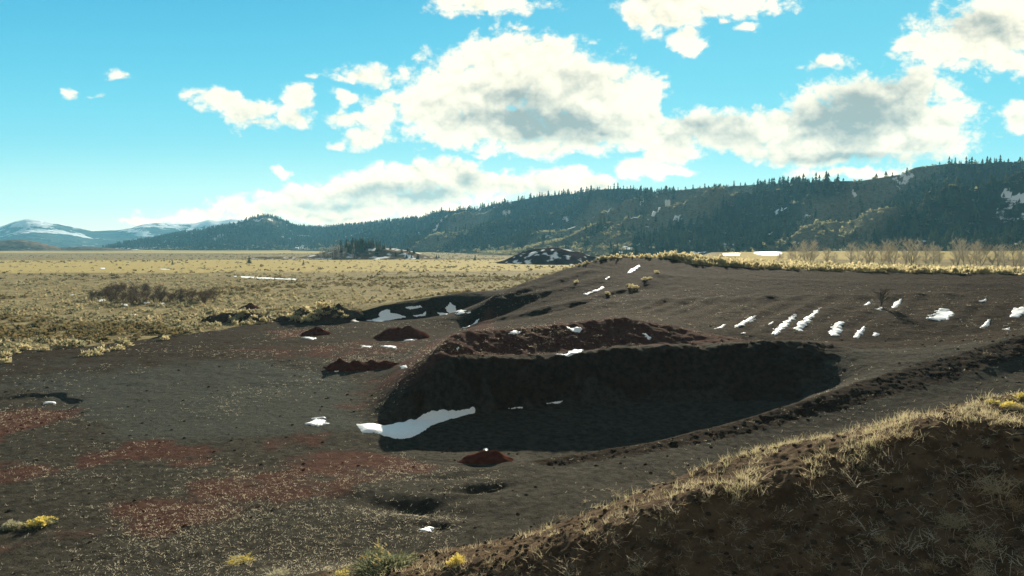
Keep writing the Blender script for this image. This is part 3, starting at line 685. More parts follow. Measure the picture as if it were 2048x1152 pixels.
def tumble(seed, n=380, w=.012):
    """dense ball-like tangle of fine dead twigs, unit radius .5"""
    g = np.random.default_rng(seed); parts = []
    for _ in range(n):
        d = g.normal(size=3); d[2] = abs(d[2]) * .8 + .05; d /= np.linalg.norm(d); q = g.uniform(.0, .35)
        parts.append(ribbon(d * q + np.array([0, 0, .02]), d * .25 + g.normal(size=3) * .7 + np.array([0, 0, .2]), g.uniform(.10, .32) * (.8 + .3 * math.sin(3 * math.atan2(d[1], d[0]))), w * g.uniform(.6, 1.2), g, .8, 3, .1))
    return join(parts)
def scatter(protos, pos, sc, rot, tilt=None, sz=None):
    """merge transformed copies of prototypes -> V, F, tint"""
    N = len(pos); var = RNG.integers(0, len(protos), N); Vs, Fs, Ts, o = [], [], [], 0
    sz = sc if sz is None else sz; tn = RNG.random(N)
    for k, (V, Fq) in enumerate(protos):
        i = np.where(var == k)[0]
        if not len(i): continue
        c, s_ = np.cos(rot[i])[:, None], np.sin(rot[i])[:, None]
        x = V[None, :, 0] * c - V[None, :, 1] * s_; y = V[None, :, 0] * s_ + V[None, :, 1] * c
        W = np.stack([x * sc[i][:, None] + pos[i, 0:1], y * sc[i][:, None] + pos[i, 1:2], V[None, :, 2] * sz[i][:, None] + pos[i, 2:3]], -1)
        Vs.append(W.reshape(-1, 3)); Fs.append((Fq[None] + (np.arange(len(i)) * len(V))[:, None, None]).reshape(-1, Fq.shape[1]) + o); Ts.append(np.repeat(tn[i], len(V))); o += len(i) * len(V)
    return np.concatenate(Vs), np.concatenate(Fs), np.concatenate(Ts)
def put_scatter(name, mat, protos, pos, sc, label, cat, sz=None):
    V, Fq, T = scatter(protos, pos, sc, RNG.uniform(0, 6.28, len(pos)), sz=sz)
    return put(name, mesh_from(name, V, Fq, [mat], False, {'tint': T}), label, cat, kind='stuff')
def on(xy, fn=None, sink=.03):
    xy = np.asarray(xy, float); return np.column_stack([xy, (fn or ground_z)(xy[:, 0], xy[:, 1]) - sink])
def px_of(p):
    """row and column of the photograph where a point of the place appears"""
    y = p[:, 1] * CP - (p[:, 2] - H) * SP; zc = p[:, 1] * SP + (p[:, 2] - H) * CP
    return 1024 + F * p[:, 0] / y, 576 - F * zc / y

MAT = {}
def make_mats():
    MAT['conifer'] = rnd_mat('conifer_needles', [(.045, .072, .040), (.075, .098, .048), (.125, .125, .055), (.052, .082, .050)], trans=.25)
    MAT['sage'] = rnd_mat('sagebrush_leaves', [(.50, .43, .25), (.62, .54, .32), (.40, .36, .21), (.66, .56, .33)], trans=.5)
    MAT['plainsage'] = rnd_mat('plain_sagebrush_leaves', [(.34, .295, .17), (.44, .38, .23), (.22, .22, .14), (.37, .30, .175)], trans=.45)
    MAT['brush'] = rnd_mat('mountain_brush_leaves', [(.24, .24, .13), (.32, .30, .17), (.27, .26, .16)], trans=.45)
    MAT['thicket'] = rnd_mat('bare_willow_twigs', [(.15, .115, .085), (.20, .15, .11), (.12, .095, .07)], trans=.1)
    MAT['darkbrush'] = rnd_mat('dark_brush_leaves', [(.17, .14, .07), (.24, .19, .09), (.12, .11, .06)], trans=.35)
    MAT['yellow'] = rnd_mat('rabbitbrush_flowers', [(.66, .53, .11), (.74, .60, .18), (.58, .49, .14)], trans=.5)
    MAT['greygreen'] = rnd_mat('rabbitbrush_leaves', [(.20, .22, .13), (.28, .28, .17), (.16, .18, .11)], trans=.35)
    MAT['orange'] = rnd_mat('rabbitbrush_seed_heads', [(.42, .29, .13), (.40, .34, .17), (.32, .30, .15)], trans=.35)
    MAT['pale'] = rnd_mat('pale_dead_leaves', [(.45, .42, .30), (.55, .50, .36)], trans=.35)
    MAT['straw'] = rnd_mat('dead_stalks', [(.42, .34, .22), (.30, .24, .16), (.52, .44, .30), (.36, .25, .15)], trans=.35)
    MAT['palestalk'] = rnd_mat('pale_dead_twigs', [(.62, .53, .40), (.50, .42, .31), (.70, .62, .48)], trans=.4)
    MAT['grass'] = rnd_mat('dry_grass_blades', [(.50, .43, .27), (.40, .34, .21), (.60, .53, .36), (.42, .39, .20)], trans=.45)
    MAT['fleck'] = rnd_mat('dry_tuft_blades', [(.60, .54, .40), (.46, .41, .30), (.72, .66, .52)], trans=.4)
    MAT['slopeweed'] = rnd_mat('slope_weed_blades', [(.25, .21, .15), (.17, .14, .10), (.33, .28, .20)], trans=.3)
    MAT['twig'] = rnd_mat('bare_tree_twigs', [(.52, .48, .40), (.60, .56, .47), (.44, .40, .33)], trans=.0)
    MAT['bark'] = rnd_mat('bare_tree_bark', [(.22, .19, .15), (.30, .26, .20)], trans=.0)
    m_, nt = material('snow'); pos = nt.n('ShaderNodeNewGeometry').outputs['Position']; a = nt.noise(pos, 3, 5, .65)
    finish(nt, nt.mix(nt.rng(a, .3, .75), (.80, .83, .86), (.88, .89, .90)), .6, a, .5, .08, .3); MAT['snow'] = m_
    for nm, c0, c1 in (('red', (.058, .021, .014), (.10, .038, .026)), ('darkred', (.045, .019, .014), (.080, .034, .024)), ('brown', (.030, .024, .018), (.065, .05, .036))):
        m_, nt = material(nm + '_cinder'); pos = nt.n('ShaderNodeNewGeometry').outputs['Position']; a = nt.noise(pos, 3, 5, .65); b = nt.noise(pos, 16, 4, .7)
        finish(nt, nt.mix(nt.rng(a, .3, .7), c0, c1), .95, nt.m('ADD', nt.m('MULTIPLY', a, .6), nt.m('MULTIPLY', b, .4)), .8, .1, 0.0); MAT[nm] = m_
    m_, nt = material('brush_hill'); pos = nt.n('ShaderNodeNewGeometry').outputs['Position']; a = nt.noise(pos, .12, 6, .65); sn = nt.attr('snow')
    c = nt.mix(nt.rng(a, .3, .7), (.10, .075, .045), (.23, .17, .10)); c = nt.mix(sn, c, (.82, .84, .86)); finish(nt, c, .95, a, .6, .8, 0.0); MAT['hill'] = m_
    m_, nt = material('red_hill'); pos = nt.n('ShaderNodeNewGeometry').outputs['Position']; a = nt.noise(pos, .15, 6, .65); sn = nt.attr('snow')
    c = nt.mix(nt.rng(a, .3, .7), (.030, .018, .014), (.055, .032, .024)); c = nt.mix(sn, c, (.82, .84, .86)); finish(nt, c, .95, a, .6, .8, 0.0); MAT['redhill'] = m_

# ------------------------------------------------------------------ small hills on the plain
class Knoll:
    def __init__(s, px, d, rx, ry, h, rot=0, rough=1.0, seed=0):
        s.x, s.y = (px - 1024) / F * d, d; s.rx, s.ry, s.h, s.rot, s.rough, s.seed = rx, ry, h, rot, rough, seed
    def __call__(s, X, Y):
        c, n = math.cos(s.rot), math.sin(s.rot); dx, dy = X - s.x, Y - s.y
        q = np.sqrt(((dx * c + dy * n) / s.rx) ** 2 + ((-dx * n + dy * c) / s.ry) ** 2) + .16 * fbm(X, Y, s.rx * .5, 3, s.seed)
        return s.h * (.5 + .5 * np.cos(math.pi * np.clip(q, 0, 1))) * (1 + .12 * fbm(X, Y, s.rx * .3, 3, s.seed + 3)) - .8 + s.rough * .35 * fbm(X, Y, 6, 3, s.seed + 5)
    def mesh(s, name, mat, snow=(.30, .40), n=110):
        t = np.linspace(-1.15, 1.15, n); A, B = np.meshgrid(t, t); c, w = math.cos(s.rot), math.sin(s.rot)
        X = s.x + A * s.rx * c - B * s.ry * w; Y = s.y + A * s.rx * w + B * s.ry * c; Zk = s(X, Y)
        sn = sstep(snow[0], snow[1], .6 * fbm(X, Y, 9, 3, s.seed + 8) + .5 * fbm(X, Y * .6, 3, 2, s.seed + 9))
        return mesh_from(name, np.stack([X.ravel(), Y.ravel(), Zk.ravel()], 1), grid_faces(n, n), [mat], True, {'snow': sn.ravel()})
KN = {'dome': Knoll(735, 610, 78, 62, 11.6, 0, 1, 201), 'red': Knoll(1110, 455, 50, 46, 10.6, .2, 1, 221), 'left': Knoll(35, 1450, 135, 90, 25, 0, 1.5, 241), 'low': Knoll(170, 1480, 150, 70, 9, 0, 1.5, 261), 'side': Knoll(560, 600, 60, 25, 2.6, 0, 1, 281)}
def any_z(X, Y):
    z = ground_z(X, Y)
    for k in KN.values(): z = np.maximum(z, k(X, Y))
    return z
def build_knolls():
    put('hill', KN['dome'].mesh('hill', MAT['hill'], (.16, .24)), kind='structure'); put('hill', KN['red'].mesh('hill', MAT['redhill'], (.26, .32)), kind='structure')
    put('hill', KN['left'].mesh('hill', MAT['hill'], (.6, .7)), kind='structure'); put('hill', KN['low'].mesh('hill', MAT['hill'], (.6, .7)), kind='structure')
    put('hill', KN['side'].mesh('hill', MAT['hill'], (.25, .33)), kind='structure')

# ------------------------------------------------------------------ forest
def copies(meshes, name, pos, sc, labels, cat, group, sz=None):
    out = []; proto = [None] * len(meshes)
    for i in range(len(pos)):
        k = int(RNG.integers(0, len(meshes)))
        if proto[k] is None: o = proto[k] = put(name, meshes[k], labels if isinstance(labels, str) else labels[i], cat, group)
        else:
            o = proto[k].copy(); COL.objects.link(o); o['label'] = labels if isinstance(labels, str) else labels[i]
        o.location = pos[i]; o.rotation_euler = (0, 0, float(RNG.uniform(0, 6.28))); s_ = float(sc[i]); o.scale = (s_, s_, s_ if sz is None else float(sz[i])); out.append(o)
    return out
def pm(name, proto, mat, tint=0.0):
    return mesh_from(name, proto[0], proto[1], [mat], False, {'tint': np.full(len(proto[0]), tint)})
def ridge_visible(p, top):
    """is the top of a tree standing at p seen over the ridge in front of it"""
    ang = np.maximum.accumulate((RIDGE.Z - H) / RIDGE.Y, 0)
    i = np.clip(((np.arctan2(p[:, 0], p[:, 1]) - RIDGE.a[0]) / (RIDGE.a[1] - RIDGE.a[0])).astype(int), 0, len(RIDGE.a) - 1)
    j = np.clip(((np.log(np.hypot(p[:, 0], p[:, 1])) - RIDGE.l[0]) / (RIDGE.l[1] - RIDGE.l[0])).astype(int) - 1, 0, len(RIDGE.l) - 1)
    return (p[:, 2] + top - H) / p[:, 1] - ang[j, i]
def build_forest():
    N = 60000
    a = RNG.uniform(R(-36), R(44), N); r = np.sqrt(RNG.uniform(380 ** 2, 2350 ** 2, N))
    xy = np.stack([r * np.sin(a), r * np.cos(a)], 1); z = RIDGE(xy[:, 0], xy[:, 1])
    op, sn = ridge_masks(xy[:, 0], xy[:, 1]); clump = fbm(xy[:, 0], xy[:, 1], 110, 4, 301)
    prob = np.clip(.95 + .9 * clump, .15, 1) * (1 - .90 * op) * (1 - .55 * sn); right = sstep(.62, .75, np.tan(a)); prob = prob * (1 - .12 * right)
    prob = np.where(z < 5, prob * .2, prob)
    hgt = (6.5 + 8.5 * RNG.random(N) ** 1.3) * np.where(z < 10, .7, 1.0) * (1 - .28 * right)
    p = np.column_stack([xy, z - .4]); vis = ridge_visible(p, hgt)
    k = (z > 1.5) & (RNG.random(N) < prob) & (vis > -.004)
    p, hgt, vis, r = p[k], hgt[k], vis[k], r[k]
    pxh = hgt / r * np.clip(vis * r / hgt, 0, 1); order = np.argsort(-pxh); own, rest = order[:190], order[190:]
    pr = [conifer(900 + k, 3, 5, (.24, .28, .33, .40)[k % 4]) for k in range(8)]
    put_scatter('forest', MAT['conifer'], pr, p[rest], hgt[rest] , 'dense dark conifer forest covering the long ridge', 'forest')
    big = [pm('conifer', conifer(930 + k, 7, 6, .31), MAT['conifer'], .1 * k) for k in range(5)]
    xs, ys = px_of(p[own]); labs = []
    copies(big, 'conifer_tree', p[own], hgt[own], 'dark conifer standing out among the trees on the nearer right part of the ridge', 'conifer', 'larger conifers on the ridge')
    # brush on the open spurs
    N = 42000; a = RNG.uniform(R(-36), R(42), N); r = np.sqrt(RNG.uniform(380 ** 2, 2000 ** 2, N)); xy = np.stack([r * np.sin(a), r * np.cos(a)], 1); z = RIDGE(xy[:, 0], xy[:, 1])
    op, sn = ridge_masks(xy[:, 0], xy[:, 1]); p = np.column_stack([xy, z - .1]); k = (z > .8) & (RNG.random(N) < np.maximum(.9 * op, .22) * (1 - .8 * sn)) & (ridge_visible(p, 2) > -.002)
    put_scatter('mountain_brush', MAT['brush'], [bush(700 + q, 7, 3, .8, .4, .3) for q in range(4)], p[k], RNG.uniform(2.2, 4.8, k.sum()), 'grey-green brush dotted over the open spurs of the ridge', 'brush')
    # conifers on the dome, at the red hill and alone on the plain
    def grp(n, cx, sx, d0, d1, h0, h1, lab, group, name='conifer_tree', meshes=big, cat='conifer'):
        px = cx + sx * np.clip(RNG.normal(size=n), -1.8, 1.8); d = RNG.uniform(d0, d1, n); xy = np.stack([(px - 1024) / F * d, d], 1)
        h_ = RNG.uniform(h0, h1, n); copies(meshes, name, on(xy, any_z, .2), h_, lab, cat, group)
    grp(70, 726, 24, 575, 625, 5, 9, 'dark conifer in the dense clump on top of the low brushy hill', 'conifers clumped on the low hill')
    grp(14, 815, 35, 570, 610, 3.5, 5.5, 'small conifer scattered on the snowy right side of the low hill', 'small conifers on the snowy hillside')
    grp(20, 1248, 26, 330, 400, 5, 8.5, 'conifer rising behind the left end of the sagebrush rim', 'conifers behind the rim')
    for px, py, hh, lab in ((498, 527, 5.5, 'lone dark round-topped tree on the straw plain left of the low hill'), (950, 521, 4.2, 'lone narrow dark tree on the plain right of the low hill'), (345, 529, 3.2, 'small lone dark tree, farthest left on the straw plain'), (607, 530, 3.0, 'tiny dark tree on the plain just below the low hill')):
        xy = raycast([px], [py]); copies([pm('juniper', conifer(960 + px, 5, 6, .42), MAT['conifer'])], 'conifer_tree', on(xy), [hh], lab, 'tree', None)
    tw = [twig_tree(500 + k, 12, 5, .45, .022) for k in range(3)]
    n = 60; px = RNG.uniform(640, 712, n); d = RNG.uniform(562, 600, n); xy = np.stack([(px - 1024) / F * d, d], 1)
    T = [join([t[0], t[1]]) for t in tw]
    copies([pm('aspen', t, MAT['twig']) for t in T], 'bare_aspen', on(xy, any_z, .1), RNG.uniform(4, 6.5, n), 'pale bare aspen in the stand left of the conifer clump on the low hill', 'aspen', 'bare aspens on the low hill')
def build_bare_trees():
    spots = [(px, float(RNG.uniform(124, 148)), float(h * RNG.uniform(.95, 1.3))) for px, h in ((1582, 3.6), (1592, 4.4), (1601, 4.6), (1609, 5.0), (1618, 5.0), (1628, 4.6), (1640, 4.2), (1655, 3.4), (1668, 2.6), (1700, 3.6), (1709, 4.3), (1718, 3.4), (1735, 4.0), (1746, 4.2), (1755, 4.0), (1766, 4.4), (1778, 4.6), (1790, 4.4), (1801, 4.8), (1812, 5.0),
             (1822, 4.8), (1832, 4.5), (1845, 5.0), (1855, 4.6), (1866, 4.6), (1880, 4.0), (1892, 3.4), (1907, 4.0), (1916, 4.8), (1926, 5.0), (1935, 5.2), (1944, 5.2), (1953, 5.0), (1962, 4.6), (1974, 4.4), (1985, 4.0), (1996, 4.2), (2008, 4.6), (2019, 4.6), (2030, 4.4), (2042, 4.2), (2055, 4.4), (2075, 4.6), (2100, 4.8), (1560, 2.4))]
    spots = [q for i, q in enumerate(spots) if i % 4 != 2]
    protos = []
    for k in range(6):
        t, c = twig_tree(540 + k, 30, 12, (.40, .52)[k % 2], .0125); protos.append((pm('trunk', t, MAT['bark']), pm('crown', c, MAT['twig'])))
    seen = {}
    order = sorted(range(len(spots)), key=lambda i: spots[i][0])
    for n_, i in enumerate(order):
        px, d, h = spots[i]; k = i % 6
        p = on([((px - 1024) / F * d, d)], None, .1)[0]
        lab = 'bare pale twiggy tree in the row between the sagebrush rim and the tan field'
        if n_ == 5: lab = 'small stocky bare tree standing apart, second cluster of the row behind the rim'
        if k not in seen:
            o = bpy.data.objects.new('bare_tree', None); COL.objects.link(o); o.empty_display_size = .2
            t = put('trunk', protos[k][0], parent=o); c = put('crown', protos[k][1], parent=o); seen[k] = (o, t, c)
            o['category'] = 'tree'; o['group'] = 'bare trees behind the rim'
        else:
            o = seen[k][0].copy(); COL.objects.link(o)
            for q in seen[k][1:]: c = q.copy(); COL.objects.link(c); c.parent = o
        o['label'] = lab
        o.location = p; o.scale = (h * 1.15, h * 1.15, h); o.rotation_euler = (0, 0, float(RNG.uniform(0, 6.28)))

# ------------------------------------------------------------------ sagebrush and other shrubs
def build_sage():
    meshes = [pm('sagebrush', bush(600 + k, 42, 4, .82, .20, .085), MAT['sage'], .13 * k) for k in range(6)]
    low = [bush(640 + k, 9, 3, .75, .34, .22) for k in range(5)]
    rim = np.array([(x, y) for x, y, z in LINES[8]]); seg = rim[5:13]
    L_ = np.concatenate([[0], np.cumsum(np.hypot(*np.diff(seg, axis=0).T))])
    def along_rim(n, back0, back1):
        t = RNG.uniform(0, L_[-1], n); x = np.interp(t, L_, seg[:, 0]); y = np.interp(t, L_, seg[:, 1]); b = RNG.uniform(back0, back1, n)
        return np.stack([x + .25 * b, y + b], 1)
    n = 215; xy = along_rim(n, .2, 7); cx = (xy[:, 0] / xy[:, 1]) * F + 1024
    sc = RNG.uniform(.9, 1.8, n) * (1 + .5 * sstep(1230, 1340, cx) * sstep(1540, 1440, cx))
    copies(meshes, 'sagebrush', on(xy), sc, 'pale yellow-green sagebrush along the front edge of the cinder rim', 'sagebrush', 'sagebrush along the rim')
    px = np.array([1318, 1336, 1349, 1362, 1330, 1375, 1390, 1402, 1416, 1428, 1345]); d = np.array([129, 130, 129, 128, 131, 126, 126, 125, 124, 123, 127.]); s2 = 1.15 * np.array([1.9, 2.4, 2.6, 2.2, 2.0, 2.2, 2.5, 2.4, 2.3, 2.0, 2.1])
    copies(meshes, 'sagebrush', on(np.stack([(px - 1024) / F * d, d], 1)), s2, 'tall pale sagebrush in the high clump at the top of the rim', 'sagebrush', 'tall sagebrush clump on the rim')
    px, py = np.array([(582, 634), (598, 628), (612, 622), (625, 618), (640, 614), (655, 614), (668, 620), (682, 626), (606, 636), (622, 632), (640, 628), (657, 628), (672, 634), (690, 634), (632, 640), (590, 640), (612, 642)]).T
    # mound under the bushes at the end of the far bank
    copies(meshes, 'sagebrush', on(raycast(px, py, pile_z), pile_z, .1), RNG.uniform(1.0, 1.8, len(px)), 'olive sagebrush on the mound at the left end of the far cut bank', 'sagebrush', 'sagebrush on the mound')
    px, py = RNG.uniform(435, 545, 16), RNG.uniform(622, 645, 16); copies(meshes, 'sagebrush', on(raycast(px, py, pile_z), pile_z, .1), RNG.uniform(.8, 1.4, 16), 'sagebrush growing over the brown dirt mound at the edge of the plain', 'sagebrush', 'sagebrush on the dirt mound')
    px, py = np.array([(182, 706), (200, 702), (215, 703), (195, 712), (228, 700), (238, 698), (172, 712), (12, 712), (30, 706), (50, 699), (10, 726), (90, 700), (110, 692), (255, 691), (330, 679), (150, 690)]).T
    copies(meshes, 'sagebrush', on(raycast(px, py)), RNG.uniform(.7, 1.2, len(px)), 'pale low sagebrush on the dark ground just inside the pit edge', 'sagebrush', 'sagebrush at the left edge of the pit')
    px, py = np.array([(1153, 566), (1258, 572), (1271, 577), (1313, 549), (1290, 563), (1300, 560), (1215, 590), (1262, 577)]).T
    copies(meshes, 'sagebrush', on(raycast(px, py)), RNG.uniform(.6, 1.0, len(px)), 'small pale bush alone on the dark slope below the rim', 'sagebrush', 'small bushes on the upper slope')
    # the rest of the rim and plateau
    xy = np.vstack([along_rim(900, 2, 26), along_rim(250, 0, 3)]); put_scatter('plateau_brush', MAT['sage'], low, on(xy), RNG.uniform(.7, 1.5, len(xy)), 'pale sagebrush covering the flat top behind the rim', 'sagebrush')
    # plain
    pts = []
    for n, r0, r1 in ((6500, 60, 130), (10000, 130, 260), (12000, 260, 620), (5000, 600, 1000)):
        a = RNG.uniform(R(-40), R(8), n); r = np.sqrt(RNG.uniform(r0 ** 2, r1 ** 2, n)); x, y = r * np.sin(a), r * np.cos(a)
        dens = .5 + 1.1 * fbm(x, y * 1.5, 22 + r0 * .15, 4, 401); g = zones(x, y, r); k = (g['grass'] > .6) & (RNG.random(n) < np.clip(dens, .05, 1) * (1 - .96 * g['gold'])) & (x < 40)
        pts.append(np.column_stack([x[k], y[k], r[k]]))
    pts = np.vstack(pts); sc = (.35 + 1.05 * RNG.random(len(pts)) ** 1.6) * (1 + .4 * (pts[:, 2] > 260))
    dark = fbm(pts[:, 0], pts[:, 1] * 1.5, 30, 3, 411) > .13
    P = on(pts[:, :2])
    put_scatter('plain_sagebrush', MAT['plainsage'], low, P[~dark], sc[~dark], 'low sagebrush dotted over the straw coloured plain', 'sagebrush', sz=sc[~dark] * .75)
    put_scatter('dark_plain_brush', MAT['darkbrush'], low, P[dark], sc[dark] * 1.1, 'darker olive brush in patches on the plain', 'brush', sz=sc[dark] * .8)
    # thicket of bare shrubs
    tk = []
    for k in range(4):
        t, c = twig_tree(560 + k, 26, 9, .75, .02); tk.append(pm('thicket', join([t, c]), MAT['thicket'], .2 * k))
    px = np.concatenate([np.linspace(190, 428, 54) + RNG.normal(size=54) * 5, RNG.uniform(205, 320, 16)]); py = np.concatenate([RNG.uniform(596, 611, 54), RNG.uniform(583, 592, 16)])
    copies(tk, 'bare_shrub', on(raycast(px, py)), RNG.uniform(2.0, 3.4, len(px)), 'dark leafless shrub in the thicket out on the plain', 'shrub', 'leafless shrubs in the thicket', sz=RNG.uniform(1.5, 2.5, len(px)))
    o = copies([tk[0].copy()], 'bare_shrub', on(raycast([1760], [614])), [2.9], 'lone reddish-brown leafless shrub on the furrowed slope between two snow patches', 'shrub', None, sz=[1.9])
    # ruffled yellow and grey bushes close by
    def rabbit(px, py, w, h, cols, lab, tufts=150):
        cut = .5 if 'orange' in cols else .22
        root = bpy.data.objects.new('rabbitbrush', None); COL.objects.link(root); root['label'] = lab; root['category'] = 'rabbitbrush'
        root.location = on(raycast([px], [py], ground_z), None, .05)[0]; root.rotation_euler = (0, 0, float(RNG.uniform(0, 6)))
        lo = bush(int(px * 7 + py), tufts * 2, 5, .8, .10, .022); a = lo[0] * np.array([w * .96, w * .96, h * .88]); b = bush(int(px * 5 + py), tufts * 2, 5, .85, .09, .028); bz = b[0] * np.array([w, w, h])
        f = b[1]; up = bz[f].mean(1)[:, 2] > h * cut; used = f[up]
        put('leaves', mesh_from('leaves', a, lo[1], [MAT[cols[0]]], False, {'tint': np.repeat(RNG.random(len(a) // 4), 4)}), parent=root)
        V = bz[used.ravel()]; put('blossoms', mesh_from('blossoms', V, np.arange(len(V)).reshape(-1, 4), [MAT[cols[1]]], False, {'tint': np.repeat(RNG.random(len(V) // 4), 4)}), parent=root)
        st = weed(int(px), 14, .5, .02, .8, 1); put('stem', mesh_from('stem', st[0] * np.array([w, w, h]), st[1], [MAT['straw']], False, {'tint': np.zeros(len(st[0]))}), parent=root)
    rabbit(78, 1052, 1.15, .75, ('greygreen', 'yellow'), 'bright yellow rabbitbrush on the left of the pit floor')
    rabbit(22, 1056, .9, .6, ('greygreen', 'pale'), 'pale grey bush beside the bright yellow rabbitbrush')
    rabbit(768, 1142, 2.0, 1.0, ('greygreen', 'orange'), 'large green bush with orange tinged tops on the foreground crest', 320)
    rabbit(690, 1150, .7, .32, ('greygreen', 'yellow'), 'small yellow-green bush left of the large orange tinged bush', 90)
    rabbit(914, 1128, .52, .52, ('yellow', 'yellow'), 'small round yellow bush alone right of the large orange tinged bush', 110)
    rabbit(556, 1150, .9, .38, ('pale', 'pale'), 'grey dead bush at the bottom edge, left of the large orange tinged bush', 90)
    rabbit(480, 1122, 1.3, .3, ('pale', 'yellow'), 'low spreading yellow bush on the black ground near the bottom edge', 100)
    rabbit(1986, 806, .42, .30, ('greygreen', 'yellow'), 'yellow-green bush on the grassy top at the upper end of the foreground ridge', 90)
    rabbit(2020, 814, .60, .36, ('pale', 'yellow'), 'pale yellow bush right of the yellow-green one on the grassy ridge top', 90)
    rabbit(2046, 800, .50, .50, ('greygreen', 'yellow'), 'tall yellow bush cut by the right edge on the grassy ridge top', 90)
    rabbit(1940, 818, .50, .30, ('pale', 'orange'), 'straw coloured bush with orange tips at the left end of the grassy ridge top', 90)

# ------------------------------------------------------------------ dead weeds and grass close to the lookout
def build_weeds():
    ws = [pm('dead_weed', weed(800 + k, 4 + k % 4 * 2, .34, .012, .1, 3), MAT['palestalk'], .21 * k) for k in range(8)]
    px = RNG.uniform(900, 2060, 420); py = np.interp(px, [p[0] for p in NEAR], [p[1] for p in NEAR]) + RNG.uniform(0, 1, 420) ** .8 * 330
    k = py < 1160; xy = raycast(px[k], py[k], ground_z)[:150]; copies(ws, 'dead_weed', on(xy, None, .01), RNG.uniform(.35, 1.0, len(xy)), 'dead pale stalk plant on the shaded foreground slope', 'dead weed', 'dead weeds on the foreground slope')
    xy = raycast(np.array([1125, 1236, 1310, 1345, 1800, 1770, 1170]), np.array([1040, 994, 972, 950, 878, 884, 1005]), ground_z)
    copies([pm('dead_weed', weed(830, 16, .5, .014, 1.0, 4), MAT['straw'], .4)], 'dead_weed', on(xy), np.array([.8, 1.1, .9, .7, .9, 1.1, .6]), 'tall pale dead weed standing up along the foreground crest', 'dead weed', 'tall dead weeds on the crest')
    tb = [pm('tumbleweed', tumble(850 + k), MAT['straw'], .3 * k) for k in range(4)]
    data = [(1985, 980, 1.35, 'wide pale tangle of dead twigs, upper one at the right of the dark slope'), (1905, 1050, 1.05, 'golden-grey tangle of dead twigs left of and below the wide pale one'), (2030, 1010, .8, 'dull tangle of dead twigs by the right edge under the wide pale one'), (1272, 1140, .6, 'dead brown bush at the bottom edge, leftmost on the dark slope'),
            (1512, 1146, .5, 'dead brown twiggy bush at the bottom edge near the middle of the dark slope'), (1625, 1108, .5, 'pale crested dead bush on the lower middle of the dark slope'), (1765, 1080, .6, 'dead bush with reddish base in the lower right of the dark slope'), (1858, 1135, .6, 'dead upright bush near the bottom edge on the right'), (1955, 1150, .7, 'yellowish dead bush at the bottom right corner of the slope'), (1960, 1090, .8, 'dark green-grey tangle low on the right of the slope')]
    for px, py, s_, lab in data: copies([tb[int(px) % 4]], 'dead_bush', on(raycast([px], [py], ground_z), None, .04), [s_], lab, 'dead bush', None, sz=[s_ * .75])
    # dry grass on the crest
    bl = []
    for k in range(6):
        g = np.random.default_rng(870 + k); bl.append(join([ribbon(g.normal(size=3) * np.array([.05, .05, 0]), np.array([g.normal() * .5, g.normal() * .5, 1]), g.uniform(.08, .24), .008, g, .6, 2, .2) for _ in range(12)]))
    crest = np.array([P_d(*p)[:2] for p in BACK]); near = np.array([P_d(*p)[:2] for p in NEAR]); n = 7000
    t = RNG.uniform(0, 1, n); kx = RNG.uniform(0, len(BACK) - 1.001, n); i = kx.astype(int); f = (kx - i)[:, None]
    c = crest[i] * (1 - f) + crest[i + 1] * f; w = near[np.minimum(i, len(NEAR) - 2)] * (1 - f) + near[np.minimum(i + 1, len(NEAR) - 1)] * f
    i2 = np.interp(c[:, 0], near[:, 0], np.arange(len(near))); j2 = np.minimum(i2.astype(int), len(near) - 2); g2 = (i2 - j2)[:, None]; w = near[j2] * (1 - g2) + near[j2 + 1] * g2
    xy = c + (w - c) * RNG.uniform(-.05, 1.15, n)[:, None]; q = on(xy, None, .01); px, py = px_of(q)
    prob = np.interp(px, [560, 900, 1300, 1430, 1500, 1800, 1840, 1900, 1930, 2100], [.16, .2, .18, .3, .7, .6, .04, .03, .4, .5]) * np.clip(.3 + 1.8 * fbm(xy[:, 0], xy[:, 1], .8, 3, 431), .05, 1)
    k = RNG.random(n) < prob; put_scatter('dry_grass', MAT['grass'], bl, q[k], RNG.uniform(.6, 1.4, k.sum()), 'dry straw grass on the sunlit crest of the foreground ridge', 'grass')
    n = 1500; px = RNG.uniform(850, 2060, n); py = np.interp(px, [p[0] for p in NEAR], [p[1] for p in NEAR]) + RNG.uniform(-.05, 1, n) * 330; xy = raycast(px, py, base_z)
    lit = [weed(880 + k, 3, .16, .008, .05, 1) for k in range(6)]
    put_scatter('stalk_litter', MAT['straw'], lit, on(xy, None, -.005), RNG.uniform(.4, 1.5, n), 'broken pale stalks littering the shaded foreground slope', 'stalks')
    # flecks of dry weeds over the cinders
    fl = []
    for k in range(5):
        g = np.random.default_rng(890 + k); fl.append(join([ribbon(g.normal(size=3) * np.array([.04, .04, 0]), np.array([g.normal(), g.normal(), .45]), g.uniform(.04, .10), .015, g, .5, 1) for _ in range(3)]))
    n = 110000; a = RNG.uniform(R(-40), R(38), n); r = np.exp(RNG.uniform(math.log(23), math.log(105), n)); x, y = r * np.sin(a), r * np.cos(a); g = zones(x, y, r)
    dens = np.clip(.30 + .9 * fbm(x, y, 7, 4, 441), .03, 1) * (.45 + .9 * g['red']) * np.where((x < -2) & (y < 31), 3.2, 1) * np.where(x > 4, .55, 1)
    bd = sdf(x, y, BANKFACE); k = (RNG.random(n) < dens) & (g['grass'] < .4) & (bd < -.5) & (g['fore'] < .3) & (sdf(x, y, PITFLOOR) < -.2)
    put_scatter('dry_tufts', MAT['fleck'], fl, on(np.stack([x, y], 1)[k], None, .01), RNG.uniform(.4, 1.1, k.sum()) ** 1.3 * (1 + r[k] / 90), 'tiny dry weed tufts flecking the cinder floor', 'weeds')
    rk = []
